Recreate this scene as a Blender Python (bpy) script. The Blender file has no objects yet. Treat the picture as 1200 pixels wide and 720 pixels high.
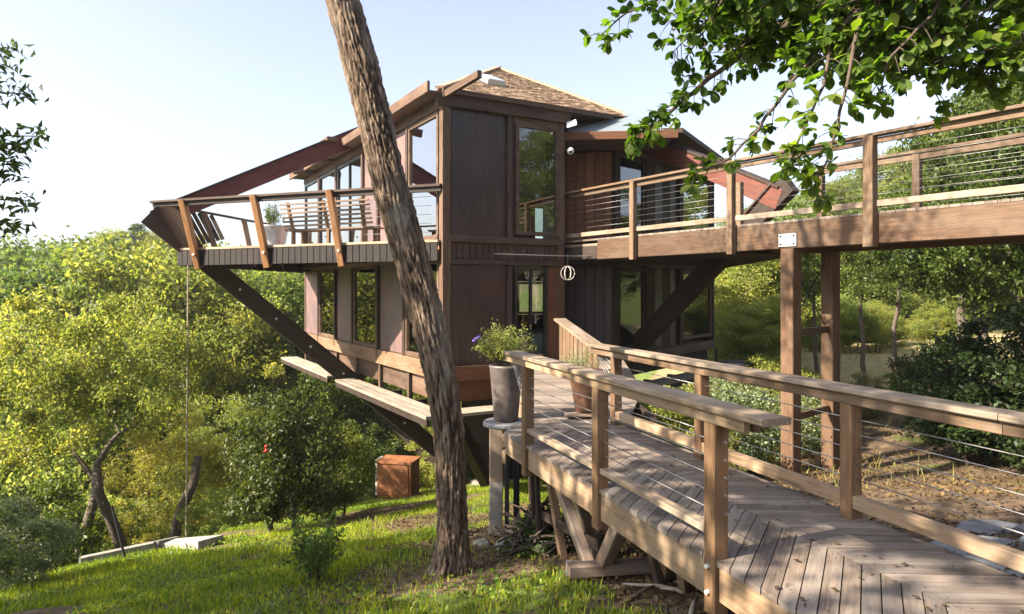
import bpy, math, random
import numpy as np
from mathutils import Matrix, Vector
R = math.radians
SC = bpy.context.scene
COL = SC.collection
random.seed(7)

# ------------------------------------------------------------------ camera, sky, sun, exposure
cam_d = bpy.data.cameras.new('camera'); cam = bpy.data.objects.new('camera', cam_d); COL.objects.link(cam)
cam.location = (0, 0, 1.75); cam.rotation_euler = (R(90), 0, 0)
cam_d.lens = 24; cam_d.sensor_width = 36; cam_d.shift_y = -20/1200; cam_d.clip_end = 2000; cam_d.clip_start = .05
SC.camera = cam
SUN_HEAD, SUN_EL = -114.0, 36.0          # heading from +Y, clockwise
w = bpy.data.worlds.new('World'); SC.world = w; w.use_nodes = True
nt = w.node_tree; nt.nodes.clear()
sky = nt.nodes.new('ShaderNodeTexSky'); sky.sky_type = 'NISHITA'; sky.sun_disc = False
sky.sun_elevation = R(SUN_EL); sky.sun_rotation = R(SUN_HEAD % 360); sky.air_density = 1.0; sky.dust_density = 2.6; sky.ozone_density = 3.0
bg = nt.nodes.new('ShaderNodeBackground'); bg.inputs[1].default_value = .084
out = nt.nodes.new('ShaderNodeOutputWorld')
hs = nt.nodes.new('ShaderNodeHueSaturation'); hs.inputs['Saturation'].default_value = .64; hs.inputs['Hue'].default_value = .512
nt.links.new(sky.outputs[0], hs.inputs['Color']); nt.links.new(hs.outputs[0], bg.inputs[0]); nt.links.new(bg.outputs[0], out.inputs[0])
sd = bpy.data.lights.new('sun', 'SUN'); sun = bpy.data.objects.new('sun', sd); COL.objects.link(sun)
sd.energy = 4.8; sd.angle = R(.53); sd.color = (1, .87, .70)
_to = Vector((math.sin(R(SUN_HEAD))*math.cos(R(SUN_EL)), math.cos(R(SUN_HEAD))*math.cos(R(SUN_EL)), math.sin(R(SUN_EL))))
sun.rotation_euler = _to.to_track_quat('Z', 'Y').to_euler(); sun.location = (-30, -10, 30)
SC.view_settings.view_transform = 'Standard'; SC.view_settings.look = 'None'
SC.view_settings.exposure = 2.05; SC.view_settings.gamma = 1
SC.cycles.max_bounces = 8; SC.cycles.transparent_max_bounces = 12; SC.cycles.transmission_bounces = 6

# ------------------------------------------------------------------ helpers
WM = {}
def link(name, data, parent=None, mw=None):
    o = bpy.data.objects.new(name, data); COL.objects.link(o)
    mw = mw or Matrix.Identity(4); WM[o] = mw.copy(); o.matrix_basis = mw
    if parent is not None:
        o.parent = parent; o.matrix_parent_inverse = WM[parent].inverted()
    return o
def tag(o, label=None, cat=None, group=None, kind=None):
    if label: o['label'] = label
    if cat: o['category'] = cat
    if group: o['group'] = group
    if kind: o['kind'] = kind
    return o
def thing(name, loc, label, cat, group=None):
    o = link(name, None, None, Matrix.Translation(Vector(loc))); o.empty_display_size = .2
    return tag(o, label, cat, group)
def V(*a): return Vector(a)

class MB:
    def __init__(s): s.v = []; s.f = []
    def add(s, vs, fs):
        n = len(s.v); s.v += [tuple(p) for p in vs]; s.f += [tuple(i+n for i in f) for f in fs]; return s
    def box(s, c, d, mat=None):
        x, y, z = (k/2 for k in d); vs = [Vector((sx*x, sy*y, sz*z)) for sx in (-1, 1) for sy in (-1, 1) for sz in (-1, 1)]
        if mat is not None: vs = [mat @ p for p in vs]
        vs = [p+Vector(c) for p in vs]
        return s.add(vs, [(0,1,3,2),(4,6,7,5),(0,4,5,1),(2,3,7,6),(0,2,6,4),(1,5,7,3)])
    def prism(s, poly, z0, z1):
        n = len(poly)
        a = sum(poly[i][0]*poly[(i+1) % n][1]-poly[(i+1) % n][0]*poly[i][1] for i in range(n))
        if a < 0: poly = poly[::-1]
        g = lambda z, p: z(p) if callable(z) else z
        vs = [(p[0], p[1], g(z0, p)) for p in poly]+[(p[0], p[1], g(z1, p)) for p in poly]
        fs = [tuple(range(n-1, -1, -1)), tuple(range(n, 2*n))]+[(i, (i+1) % n, n+(i+1) % n, n+i) for i in range(n)]
        return s.add(vs, fs)
    def tube(s, pts, rad, seg=8, cap=True):
        pts = [Vector(p) for p in pts]; n = len(pts); rad = rad if isinstance(rad, (list, tuple)) else [rad]*n
        vs = []; fs = []; ref = None
        for i, p in enumerate(pts):
            t = (pts[min(i+1, n-1)]-pts[max(i-1, 0)]).normalized()
            if ref is None: ref = t.orthogonal().normalized()
            ref = (ref-t*ref.dot(t)); ref = ref.normalized() if ref.length > 1e-6 else t.orthogonal().normalized()
            b = t.cross(ref)
            for k in range(seg):
                a = 2*math.pi*k/seg; vs.append(p+(ref*math.cos(a)+b*math.sin(a))*rad[i])
        for i in range(n-1):
            for k in range(seg):
                k2 = (k+1) % seg; fs.append((i*seg+k, i*seg+k2, (i+1)*seg+k2, (i+1)*seg+k))
        if cap: fs += [tuple(range(seg-1, -1, -1)), tuple((n-1)*seg+k for k in range(seg))]
        return s.add(vs, fs)
    def lathe(s, prof, c=(0, 0, 0), seg=28):
        vs = []; fs = []; n = len(prof)
        for r, z in prof:
            for k in range(seg):
                a = 2*math.pi*k/seg; vs.append((c[0]+r*math.cos(a), c[1]+r*math.sin(a), c[2]+z))
        for i in range(n-1):
            for k in range(seg):
                k2 = (k+1) % seg; fs.append((i*seg+k, i*seg+k2, (i+1)*seg+k2, (i+1)*seg+k))
        fs += [tuple(range(seg-1, -1, -1)), tuple((n-1)*seg+k for k in range(seg))]
        return s.add(vs, fs)
    def data(s, name, mat, smooth=False):
        me = bpy.data.meshes.new(name); me.from_pydata(s.v, [], s.f); me.update()
        if mat: me.materials.append(mat)
        if smooth: me.polygons.foreach_set('use_smooth', [True]*len(me.polygons))
        return me
    def build(s, name, mat, parent=None, smooth=False, mw=None):
        return link(name, s.data(name, mat, smooth), parent, mw)

def np_mesh(name, verts, faces, mat, smooth=False):
    """verts (N,3), faces (M,k) arrays -> mesh, fast"""
    me = bpy.data.meshes.new(name); k = faces.shape[1]
    me.vertices.add(len(verts)); me.vertices.foreach_set('co', np.ascontiguousarray(verts, dtype=np.float32).ravel())
    me.loops.add(faces.size); me.loops.foreach_set('vertex_index', np.ascontiguousarray(faces, dtype=np.int32).ravel())
    me.polygons.add(len(faces)); me.polygons.foreach_set('loop_start', np.arange(0, faces.size, k, dtype=np.int32))
    me.polygons.foreach_set('loop_total', np.full(len(faces), k, dtype=np.int32))
    if smooth: me.polygons.foreach_set('use_smooth', np.ones(len(faces), dtype=bool))
    me.update(calc_edges=True); me.validate()
    if mat: me.materials.append(mat)
    return me

def frame(p0, p1, up=(0, 0, 1)):
    """matrix with local X along p0->p1, origin at the middle"""
    p0 = Vector(p0); p1 = Vector(p1); x = (p1-p0).normalized(); u = Vector(up)
    y = u.cross(x)
    if y.length < 1e-4: y = Vector((0, 1, 0)).cross(x) if abs(x.y) < .9 else Vector((1, 0, 0)).cross(x)
    y.normalize(); z = x.cross(y); m = Matrix((x, y, z)).transposed().to_4x4(); m.translation = (p0+p1)/2
    return m, (p1-p0).length
def beam(name, p0, p1, wd, ht, mat, parent=None, up=(0, 0, 1), ch=.006, cuts=None):
    """timber with chamfered edges: local X is its length, wd across, ht along 'up'"""
    m, L = frame(p0, p1, up); a, b = wd/2, ht/2; c = min(ch, a*.4, b*.4)
    prof = [(-a+c, -b), (a-c, -b), (a, -b+c), (a, b-c), (a-c, b), (-a+c, b), (-a, b-c), (-a, -b+c)]
    mb = MB(); vs = []
    for ex in (-1, 1):
        k = (cuts or (0, 0))[0 if ex < 0 else 1]      # slanted end: shift of X per unit of local Y
        for y, z in prof: vs.append((ex*L/2+k*y, y, z))
    fs = [tuple(range(7, -1, -1)), tuple(range(8, 16))]+[(i, (i+1) % 8, 8+(i+1) % 8, 8+i) for i in range(8)]
    mb.add(vs, [f[::-1] for f in fs])
    return mb.build(name, mat, parent, mw=m)
def cable(name, p0, p1, r, mat, parent, seg=6, sag=0):
    m, L = frame(p0, p1); n = 7 if sag else 2
    pts = [(-L/2+L*i/(n-1), 0, -sag*(1-(2*i/(n-1)-1)**2)) for i in range(n)]
    return MB().tube(pts, r, seg).build(name, mat, parent, True, m)

# value noise
_rs = np.random.RandomState(3); _T = _rs.rand(64, 64, 64).astype(np.float32)
def vnoise(x, y, z):
    x, y, z = np.broadcast_arrays(np.asarray(x, float), np.asarray(y, float), np.asarray(z, float))
    i, j, k = np.floor(x).astype(int), np.floor(y).astype(int), np.floor(z).astype(int)
    f = lambda t: t*t*(3-2*t)
    u, v, t = f(x-i), f(y-j), f(z-k); g = lambda a, b, c: _T[(i+a) & 63, (j+b) & 63, (k+c) & 63]
    L = lambda a, b, q: a+(b-a)*q
    return L(L(L(g(0,0,0), g(1,0,0), u), L(g(0,1,0), g(1,1,0), u), v), L(L(g(0,0,1), g(1,0,1), u), L(g(0,1,1), g(1,1,1), u), v), t)
def fbm(x, y, z, o=4):
    s = 0; a = .5
    for q in range(o): s = s+a*(vnoise(x*2**q+q*7.1, y*2**q+q*3.3, z*2**q+q*5.7)-.5); a *= .5
    return s

# ------------------------------------------------------------------ materials
class N:
    def __init__(s, name):
        s.m = bpy.data.materials.new(name); s.m.use_nodes = True; s.t = s.m.node_tree; s.t.nodes.clear()
        s.o = s.t.nodes.new('ShaderNodeOutputMaterial')
    def n(s, typ, **k):
        q = s.t.nodes.new('ShaderNode'+typ)
        for a, b in k.items():
            if a.startswith('i_'): q.inputs[a[2:].replace('_', ' ')].default_value = b
            else: setattr(q, a, b)
        return q
    def l(s, a, b): s.t.links.new(a, b)
    def ramp(s, src, stops):
        r = s.n('ValToRGB'); e = r.color_ramp.elements
        while len(e) < len(stops): e.new(.5)
        for q, (p, c) in zip(e, stops): q.position = p; q.color = (*c, 1) if len(c) == 3 else c
        s.l(src, r.inputs[0]); return r.outputs[0]
    def mix(s, a, b, f, typ='MIX'):
        q = s.n('MixRGB', blend_type=typ)
        for i, x in ((0, f), (1, a), (2, b)):
            if isinstance(x, (int, float)): q.inputs[i].default_value = x
            elif isinstance(x, tuple): q.inputs[i].default_value = (*x, 1)
            else: s.l(x, q.inputs[i])
        return q.outputs[0]
    def noise(s, vec, scale, detail=5, rough=.6, dist=0):
        q = s.n('TexNoise'); q.inputs['Scale'].default_value = scale; q.inputs['Detail'].default_value = detail
        q.inputs['Roughness'].default_value = rough; q.inputs['Distortion'].default_value = dist
        if vec is not None: s.l(vec, q.inputs['Vector'])
        return q.outputs['Fac']
    def vec(s, src='Object', scale=(1, 1, 1), rnd=False):
        tc = s.n('TexCoord'); mp = s.n('Mapping'); mp.inputs['Scale'].default_value = scale
        if src == 'Position': s.l(s.n('NewGeometry').outputs['Position'], mp.inputs[0])
        else: s.l(tc.outputs[src], mp.inputs[0])
        if rnd:
            oi = s.n('ObjectInfo'); ml = s.n('Math', operation='MULTIPLY'); ml.inputs[1].default_value = 37.0
            s.l(oi.outputs['Random'], ml.inputs[0]); s.l(ml.outputs[0], mp.inputs['Location'])
        return mp.outputs[0]
    def bsdf(s, col, rough=.6, metal=0, bump=None, bs=.3, bd=.02, spec=.5):
        b = s.n('BsdfPrincipled'); b.inputs['Metallic'].default_value = metal; b.inputs['Specular IOR Level'].default_value = spec
        if isinstance(col, tuple): b.inputs['Base Color'].default_value = (*col, 1)
        else: s.l(col, b.inputs['Base Color'])
        if isinstance(rough, (int, float)): b.inputs['Roughness'].default_value = rough
        else: s.l(rough, b.inputs['Roughness'])
        if bump is not None:
            q = s.n('Bump'); q.inputs['Strength'].default_value = bs; q.inputs['Distance'].default_value = bd
            s.l(bump, q.inputs['Height']); s.l(q.outputs[0], b.inputs['Normal'])
        s.l(b.outputs[0], s.o.inputs[0]); s.b = b
        return s.m
def scale_c(c, k): return tuple(min(1, x*k) for x in c)
def wood(name, c, grey=(.25, .22, .19), weather=.35, rough=.7, grain=1.0, bs=.35):
    m = N(name); v = m.vec('Object', (1.2*grain, 16*grain, 16*grain), True)
    g = m.noise(v, 2.2, 6, .65, .6)
    col = m.ramp(g, [(.28, scale_c(c, .45)), (.5, c), (.72, scale_c(c, 1.45))])
    v2 = m.vec('Object', (.7, 2.5, 2.5), True); wn = m.noise(v2, 1.6, 4, .6)
    wf = m.ramp(wn, [(.42, (0, 0, 0)), (.68, (weather,)*3)])
    col = m.mix(col, grey, wf)
    oi = m.n('ObjectInfo'); rv = m.ramp(oi.outputs['Random'], [(0, (.72, .72, .74)), (1, (1.18, 1.14, 1.1))])
    col = m.mix(col, rv, 1.0, 'MULTIPLY')
    kn = m.noise(m.vec('Object', (.6, 3, 3), True), 3.5, 2, .5)
    col = m.mix(col, scale_c(c, .35), m.ramp(kn, [(.70, (0, 0, 0)), (.76, (.7,)*3)]))
    return m.bsdf(col, rough, 0, g, bs, .012, .3)
def plain(name, c, rough=.6, metal=0, var=.25, sc=6, bs=.15, spec=.5):
    m = N(name); v = m.vec('Object', (1, 1, 1), True); g = m.noise(v, sc, 5, .6)
    col = m.ramp(g, [(.3, scale_c(c, 1-var)), (.7, scale_c(c, 1+var))])
    return m.bsdf(col, rough, metal, g, bs, .01, spec)
def panelmat(name, c, rough=.36, streak=.6):
    m = N(name); st = m.noise(m.vec('Object', (7, 7, .55), True), 1.6, 6, .65); bl = m.noise(m.vec('Object', (1, 1, 1), True), 1.1, 5, .65); fi = m.noise(m.vec('Object', (1, 1, 1), True), 26, 4, .7)
    col = m.ramp(st, [(.3, scale_c(c, 1-streak)), (.55, c), (.8, scale_c(c, 1+streak))])
    col = m.mix(col, (c[0]*1.9, c[1]*1.25, c[2]*.95), m.ramp(bl, [(.45, (0, 0, 0)), (.72, (.75,)*3)]))
    col = m.mix(col, m.ramp(fi, [(.35, (.8,)*3), (.65, (1.15,)*3)]), 1.0, 'MULTIPLY')
    return m.bsdf(col, m.ramp(bl, [(.3, (rough-.08,)*3), (.7, (rough+.2,)*3)]), 0, st, .12, .01, .5)
def leafmat(name, c1, c2, trans=.5, rough=.5, tint=(1.6, 1.5, .5)):
    m = N(name); gi = m.n('NewGeometry').outputs['Random Per Island']
    col = m.ramp(gi, [(0, c1), (.55, tuple((a+b)/2 for a, b in zip(c1, c2))), (1, c2)])
    big = m.noise(m.vec('Position', (1, 1, 1)), .55, 3, .6)
    col = m.mix(col, m.ramp(big, [(.3, (.62, .7, .66)), (.7, (1.3, 1.22, 1.0))]), 1.0, 'MULTIPLY')
    oi = m.n('ObjectInfo'); col = m.mix(col, m.ramp(oi.outputs['Random'], [(0, (.5, .66, .55)), (.45, (.95, 1.0, .9)), (1, (1.3, 1.14, .9))]), 1.0, 'MULTIPLY')
    b = m.n('BsdfPrincipled'); b.inputs['Roughness'].default_value = rough; b.inputs['Specular IOR Level'].default_value = .35
    m.l(col, b.inputs['Base Color'])
    t = m.n('BsdfTranslucent'); m.l(m.mix(col, tint, 1.0, 'MULTIPLY'), t.inputs[0])
    mx = m.n('MixShader'); mx.inputs[0].default_value = trans
    m.l(b.outputs[0], mx.inputs[1]); m.l(t.outputs[0], mx.inputs[2]); m.l(mx.outputs[0], m.o.inputs[0])
    return m.m
def glass(name, tint=(.75, .8, .78), refl=.08, gain=1.3):
    m = N(name); fr = m.n('Fresnel'); fr.inputs[0].default_value = 1.52
    ma = m.n('Math', operation='MULTIPLY_ADD'); ma.inputs[1].default_value = gain; ma.inputs[2].default_value = refl; ma.use_clamp = True
    m.l(fr.outputs[0], ma.inputs[0])
    t = m.n('BsdfTransparent'); t.inputs[0].default_value = (*tint, 1)
    g = m.n('BsdfGlossy'); g.inputs['Roughness'].default_value = .015
    nb = m.n('Bump'); nb.inputs['Strength'].default_value = .04; nb.inputs['Distance'].default_value = .02
    m.l(m.noise(m.vec('Object', (1, 1, 1), True), 1.3, 2), nb.inputs['Height']); m.l(nb.outputs[0], g.inputs['Normal'])
    mx = m.n('MixShader'); m.l(ma.outputs[0], mx.inputs[0]); m.l(t.outputs[0], mx.inputs[1]); m.l(g.outputs[0], mx.inputs[2])
    m.l(mx.outputs[0], m.o.inputs[0]); return m.m

M = {}
M['rail'] = wood('rail_wood', (.12, .075, .042), (.22, .175, .13), .6)
M['post'] = wood('post_wood', (.15, .088, .045), (.2, .155, .11), .4)
M['cap'] = wood('cap_wood', (.21, .16, .11), (.31, .265, .215), .8)
M['deck'] = wood('deck_wood', (.165, .132, .105), (.26, .235, .21), .8, .75)
M['fascia'] = wood('bleached_fascia_wood', (.24, .165, .10), (.33, .26, .185), .6)
M['walk'] = wood('walkway_wood', (.088, .05, .028), (.14, .10, .068), .6)
M['dark'] = wood('dark_timber', (.035, .022, .016), (.065, .05, .04), .5)
M['brown'] = wood('brown_timber', (.06, .036, .025), (.10, .075, .06), .5)
M['trim'] = wood('trim_timber', (.085, .05, .032), (.17, .125, .09), .55)
M['warm'] = wood('warm_redwood', (.15, .062, .026), (.12, .07, .04), .3)
M['red'] = wood('red_stained_timber', (.125, .04, .027), (.14, .07, .05), .5)
M['slatgrey'] = wood('grey_slat_wood', (.17, .12, .085), (.3, .26, .22), .5)
M['oldwood'] = wood('weathered_grey_wood', (.23, .2, .16), (.34, .305, .26), .6)
M['panel'] = panelmat('bronze_panel', (.034, .020, .019))
M['panelw'] = panelmat('lit_mauve_panel', (.13, .094, .098), .45, .4)  # pinkish light on the left wall put into a paler panel colour
M['maroon'] = wood('maroon_timber', (.085, .026, .024), (.12, .05, .045), .35)
M['black'] = plain('black_frame', (.012, .011, .011), .4)
M['steel'] = plain('steel_cable', (.3, .29, .28), .45, .8, .1)
M['plate'] = plain('galvanised_plate', (.72, .74, .76), .4, .4, .1)
M['roofmetal'] = plain('blue_grey_metal', (.28, .34, .37), .32, .5, .12, 3)
M['skyglass'] = plain('skylight_glazing', (.5, .56, .62), .12, .3, .06, 2, .02)
M['deckpost'] = wood('sunlit_redwood_post', (.27, .13, .05), (.25, .17, .11), .3)  # warm sunlight on the prow posts painted into the wood colour
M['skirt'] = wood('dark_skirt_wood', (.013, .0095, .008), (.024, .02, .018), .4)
M['chamfer'] = wood('orange_redwood_siding', (.2, .092, .046), (.17, .1, .065), .35)
M['rimw'] = wood('rim_wood', (.17, .105, .062), (.24, .18, .125), .5)
M['white'] = plain('white_plastic', (.75, .75, .74), .4, 0, .05)
M['conc'] = plain('concrete', (.2, .19, .165), .9, 0, .3, 9, .3)
M['concl'] = plain('pale_concrete', (.33, .31, .275), .9, 0, .4, 5, .3)
M['slab'] = plain('stone_slab', (.15, .155, .165), .75, 0, .4, 8, .4)
M['potgrey'] = plain('grey_glazed_pot', (.10, .082, .075), .5, 0, .45, 5, .15)
M['potred'] = plain('rust_brown_pot', (.12, .06, .038), .5, 0, .5, 5, .15)
M['potsilver'] = plain('silver_pot', (.5, .5, .52), .35, .6, .15)
M['soil'] = plain('potting_soil', (.035, .025, .018), .95, 0, .4, 30, .6)
M['rust'] = plain('rust_orange_steel', (.22, .085, .03), .75, 0, .35, 4, .2)
M['bark2'] = plain('branch_bark', (.085, .065, .05), .9, 0, .5, 14, .6)
M['bark3'] = plain('pale_branch_bark', (.24, .20, .15), .9, 0, .4, 12, .5)
M['twig'] = plain('twig_bark', (.07, .05, .035), .9, 0, .4, 20, .4)
M['cream'] = plain('cream_interior_wall', (.62, .54, .42), .8, 0, .05)
M['floorin'] = plain('interior_floor_wood', (.25, .14, .07), .45, 0, .2, 5)
M['redp'] = plain('red_plastic', (.5, .03, .02), .4)
M['petal'] = plain('purple_petal', (.14, .06, .45), .6)
M['rubber'] = plain('black_iron', (.018, .018, .02), .55, .3)
M['glass'] = glass('window_glass', (.74, .78, .76), .06, 1.3)
M['clear'] = glass('clear_rear_glass', (.85, .88, .86), .02, .8)
M['glassl'] = glass('bright_window_glass', (.7, .74, .74), .42, 1.6)
M['curtain'] = plain('pale_green_curtain', (.55, .68, .58), .9, 0, .12, 3)
M['leafA'] = leafmat('valley_leaf', (.08, .125, .03), (.30, .32, .105), .58, .5, (1.3, 1.32, .72))
M['leafB'] = leafmat('oak_leaf_dark', (.04, .068, .016), (.14, .175, .04), .45, .5, (1.5, 1.45, .6))
M['leafP'] = leafmat('bright_thicket_leaf', (.12, .175, .05), (.39, .42, .16), .58, .5, (1.25, 1.32, .75))
M['leafK'] = leafmat('deep_shade_leaf', (.02, .038, .014), (.075, .105, .032), .35)  # shade on the bushes put into a darker leaf colour
M['leafC'] = leafmat('pale_willow_leaf', (.16, .19, .06), (.32, .33, .13), .5)
M['leafD'] = leafmat('far_conifer_leaf', (.05, .085, .035), (.12, .16, .055), .35)
M['leafO'] = leafmat('overhead_leaf', (.05, .095, .022), (.24, .3, .075), .6, .4, (1.5, 1.7, .4))
M['leafE'] = leafmat('dark_leaf', (.03, .06, .02), (.07, .11, .03), .4)  # plain dark green tone for the edge tree and brush pile
M['grass'] = leafmat('grass_blade', (.085, .17, .016), (.34, .38, .06), .48, .5)
M['dryg'] = leafmat('dry_grass_blade', (.22, .20, .07), (.42, .36, .16), .4, .6, (1.2, 1.1, .7))
M['litter'] = leafmat('fallen_leaf', (.05, .03, .016), (.17, .105, .05), .1, .7, (1.2, 1, .7))
M['planter'] = leafmat('pot_plant_leaf', (.12, .16, .05), (.34, .36, .16), .4)
M['sage'] = leafmat('sage_leaf', (.16, .19, .13), (.3, .33, .22), .3)

def bark_mat():
    m = N('furrowed_bark'); v = m.vec('Position', (1, 1, .5)); a = m.noise(v, 16, 9, .75, 1.2)
    vo = m.n('TexVoronoi', feature='DISTANCE_TO_EDGE'); vo.inputs['Scale'].default_value = 11; m.l(v, vo.inputs['Vector'])
    at = m.n('Attribute'); at.attribute_name = 'ridge'
    h = m.mix(a, at.outputs['Fac'], .6)
    col = m.ramp(h, [(.28, (.016, .011, .008)), (.42, (.075, .052, .036)), (.58, (.17, .125, .09)), (.8, (.32, .26, .205))])
    big = m.noise(m.vec('Position', (1, 1, .5)), 2.2, 4); col = m.mix(col, (.36, .33, .28), m.ramp(big, [(.55, (0, 0, 0)), (.75, (.45,)*3)]))
    hb = m.mix(a, vo.outputs['Distance'], .4)
    return m.bsdf(col, .92, 0, hb, .9, .03, .2)
M['bark'] = bark_mat()
def ground_mat():
    m = N('hillside_soil'); p = m.vec('Position'); at = m.n('Attribute'); at.attribute_name = 'turf'
    n1 = m.noise(p, 6, 8, .7); n2 = m.noise(p, 1.1, 5, .6); n3 = m.noise(p, 40, 4, .7)
    soil = m.ramp(n1, [(.3, (.06, .04, .026)), (.55, (.15, .105, .068)), (.75, (.27, .20, .13))])
    turf = m.ramp(n1, [(.3, (.05, .075, .016)), (.6, (.11, .145, .03)), (.8, (.2, .19, .07))])
    da = m.n('Attribute'); da.attribute_name = 'dry'; straw = m.ramp(n1, [(.3, (.2, .16, .07)), (.7, (.42, .36, .18))])
    f = m.n('Math', operation='ADD'); m.l(at.outputs['Fac'], f.inputs[0]); m.l(n2, f.inputs[1])
    ff = m.ramp(f.outputs[0], [(.88, (0, 0, 0)), (1.12, (1, 1, 1))])
    col = m.mix(m.mix(soil, straw, da.outputs['Fac']), turf, ff)
    col = m.mix(col, m.ramp(n3, [(.3, (.7, .7, .7)), (.7, (1.25, 1.25, 1.25))]), 1.0, 'MULTIPLY')
    hh = m.mix(n1, n3, .5); return m.bsdf(col, .95, 0, hh, .8, .06, .2)
M['ground'] = ground_mat()
def shingle_mat():
    m = N('cedar_shingle'); gi = m.n('NewGeometry').outputs['Random Per Island']
    col = m.ramp(gi, [(0, (.16, .108, .07)), (.5, (.27, .19, .125)), (1, (.37, .275, .195))])
    g = m.noise(m.vec('Object', (9, 9, 9)), 3, 5, .7); col = m.mix(col, m.ramp(g, [(.3, (.7,)*3), (.7, (1.2,)*3)]), 1.0, 'MULTIPLY')
    return m.bsdf(col, .85, 0, g, .4, .01, .2)
M['shingle'] = shingle_mat()

# ------------------------------------------------------------------ terrain
def sst(a, b, x): t = np.clip((np.asarray(x, float)-a)/(b-a), 0, 1); return t*t*(3-2*t)
def terr(x, y, fine=True):
    x = np.asarray(x, float); y = np.asarray(y, float)
    zp = .426+.125*np.clip(x, -16, 12)-.22*np.clip(y, -6, 25)
    zp = np.where(y < -6, zp+.05*(-6-y), zp)
    zr = -1.25+.03*(y-20)+.05*np.clip(x-10, -8, 40)
    wr = sst(4, 9, x-.1*(y-10))*sst(6, 15, y)
    z = zp*(1-wr)+zr*wr
    e = -(x+8.3)*.92+(y-9)*.39            # beyond the lawn the left side falls into a ravine
    z = z-np.minimum(9.0, .45*np.maximum(0, e-1.0))*(1-wr)*sst(6, 10, y)
    far = np.hypot(x+5, y-20)             # far slopes
    hill = sst(45, 130, y+.35*np.abs(x))*(16+9*fbm(x*.02, y*.02, 1.0, 3)+np.clip(-x, 0, 80)*.06)
    z = z+hill*(y > 0)*(1-.72*sst(2, 14, x-.05*y))
    bank = sst(9, 40, x+.2*y)*sst(30, -5, y)*6.5      # the hill carries on to the right
    z = z+bank
    z = z+.22*fbm(x*.35, y*.35, 2.0, 3)
    if fine: z = z+.10*fbm(x*1.7, y*1.7, 5.0, 3)
    # keep clear under the bridge deck
    return z
def th(x, y): return float(terr(x, y))
def axis(lo, d0, d1, hi, st, g=1.16):
    a = list(np.arange(d0, d1, st)); s = st; q = d0
    while q > lo: s *= g; q -= s; a.insert(0, q)
    s = st; q = a[-1]
    while q < hi: s *= g; q += s; a.append(q)
    return np.array(a)
gx = axis(-300, -13, 14, 300, .2); gy = axis(-60, .5, 27, 420, .2)
GX, GY = np.meshgrid(gx, gy); GZ = terr(GX, GY)
nx, ny = len(gx), len(gy); idx = np.arange(nx*ny).reshape(ny, nx)
gf = np.stack([idx[:-1, :-1], idx[:-1, 1:], idx[1:, 1:], idx[1:, :-1]], -1).reshape(-1, 4)
def turf_at(x, y):
    lawn = sst(1.0, -.6, x-.55-.02*y)                         # left of the bridge
    lawn = lawn*(.06+1.15*sst(.42, .58, vnoise(x*.55+3, y*.55, 2.2)*.6+vnoise(x*1.7, y*1.7, 8.1)*.4))
    lawn = lawn*(1-.75*sst(1.6, .5, np.hypot((x-.2)/1.5, (y-8.2)/1.6)))
    lawn = lawn*(1-.6*np.exp(-((x+1.5)/1.5)**2-((y-7.0)/1.5)**2))*(1-.45*sst(.5, .62, vnoise(x*2.6+9, y*2.6, 5.5)))
    right = sst(4.3, 6.5, x)*.30*sst(22, 12, y)+sst(4, 8, x)*np.maximum(sst(36, 46, y), sst(20, 26, x))*.9+sst(3.0, -3.0, x-.1*y+2)*sst(22, 30, y)*.4
    return np.clip(np.maximum(lawn, right)+.5*fbm(x*.8, y*.8, 9.0, 3), 0, 1)
gme = np_mesh('ground', np.stack([GX, GY, GZ], -1).reshape(-1, 3), gf, M['ground'], True)
ta = gme.attributes.new('turf', 'FLOAT', 'POINT'); ta.data.foreach_set('value', turf_at(GX, GY).ravel().astype(np.float32))
da_ = gme.attributes.new('dry', 'FLOAT', 'POINT'); da_.data.foreach_set('value', (sst(5, 9, GX-.05*GY)*sst(15, 21, GY)*sst(46, 38, GY)*sst(26, 20, GX)).ravel().astype(np.float32))
tag(link('ground', gme), kind='structure')

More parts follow.
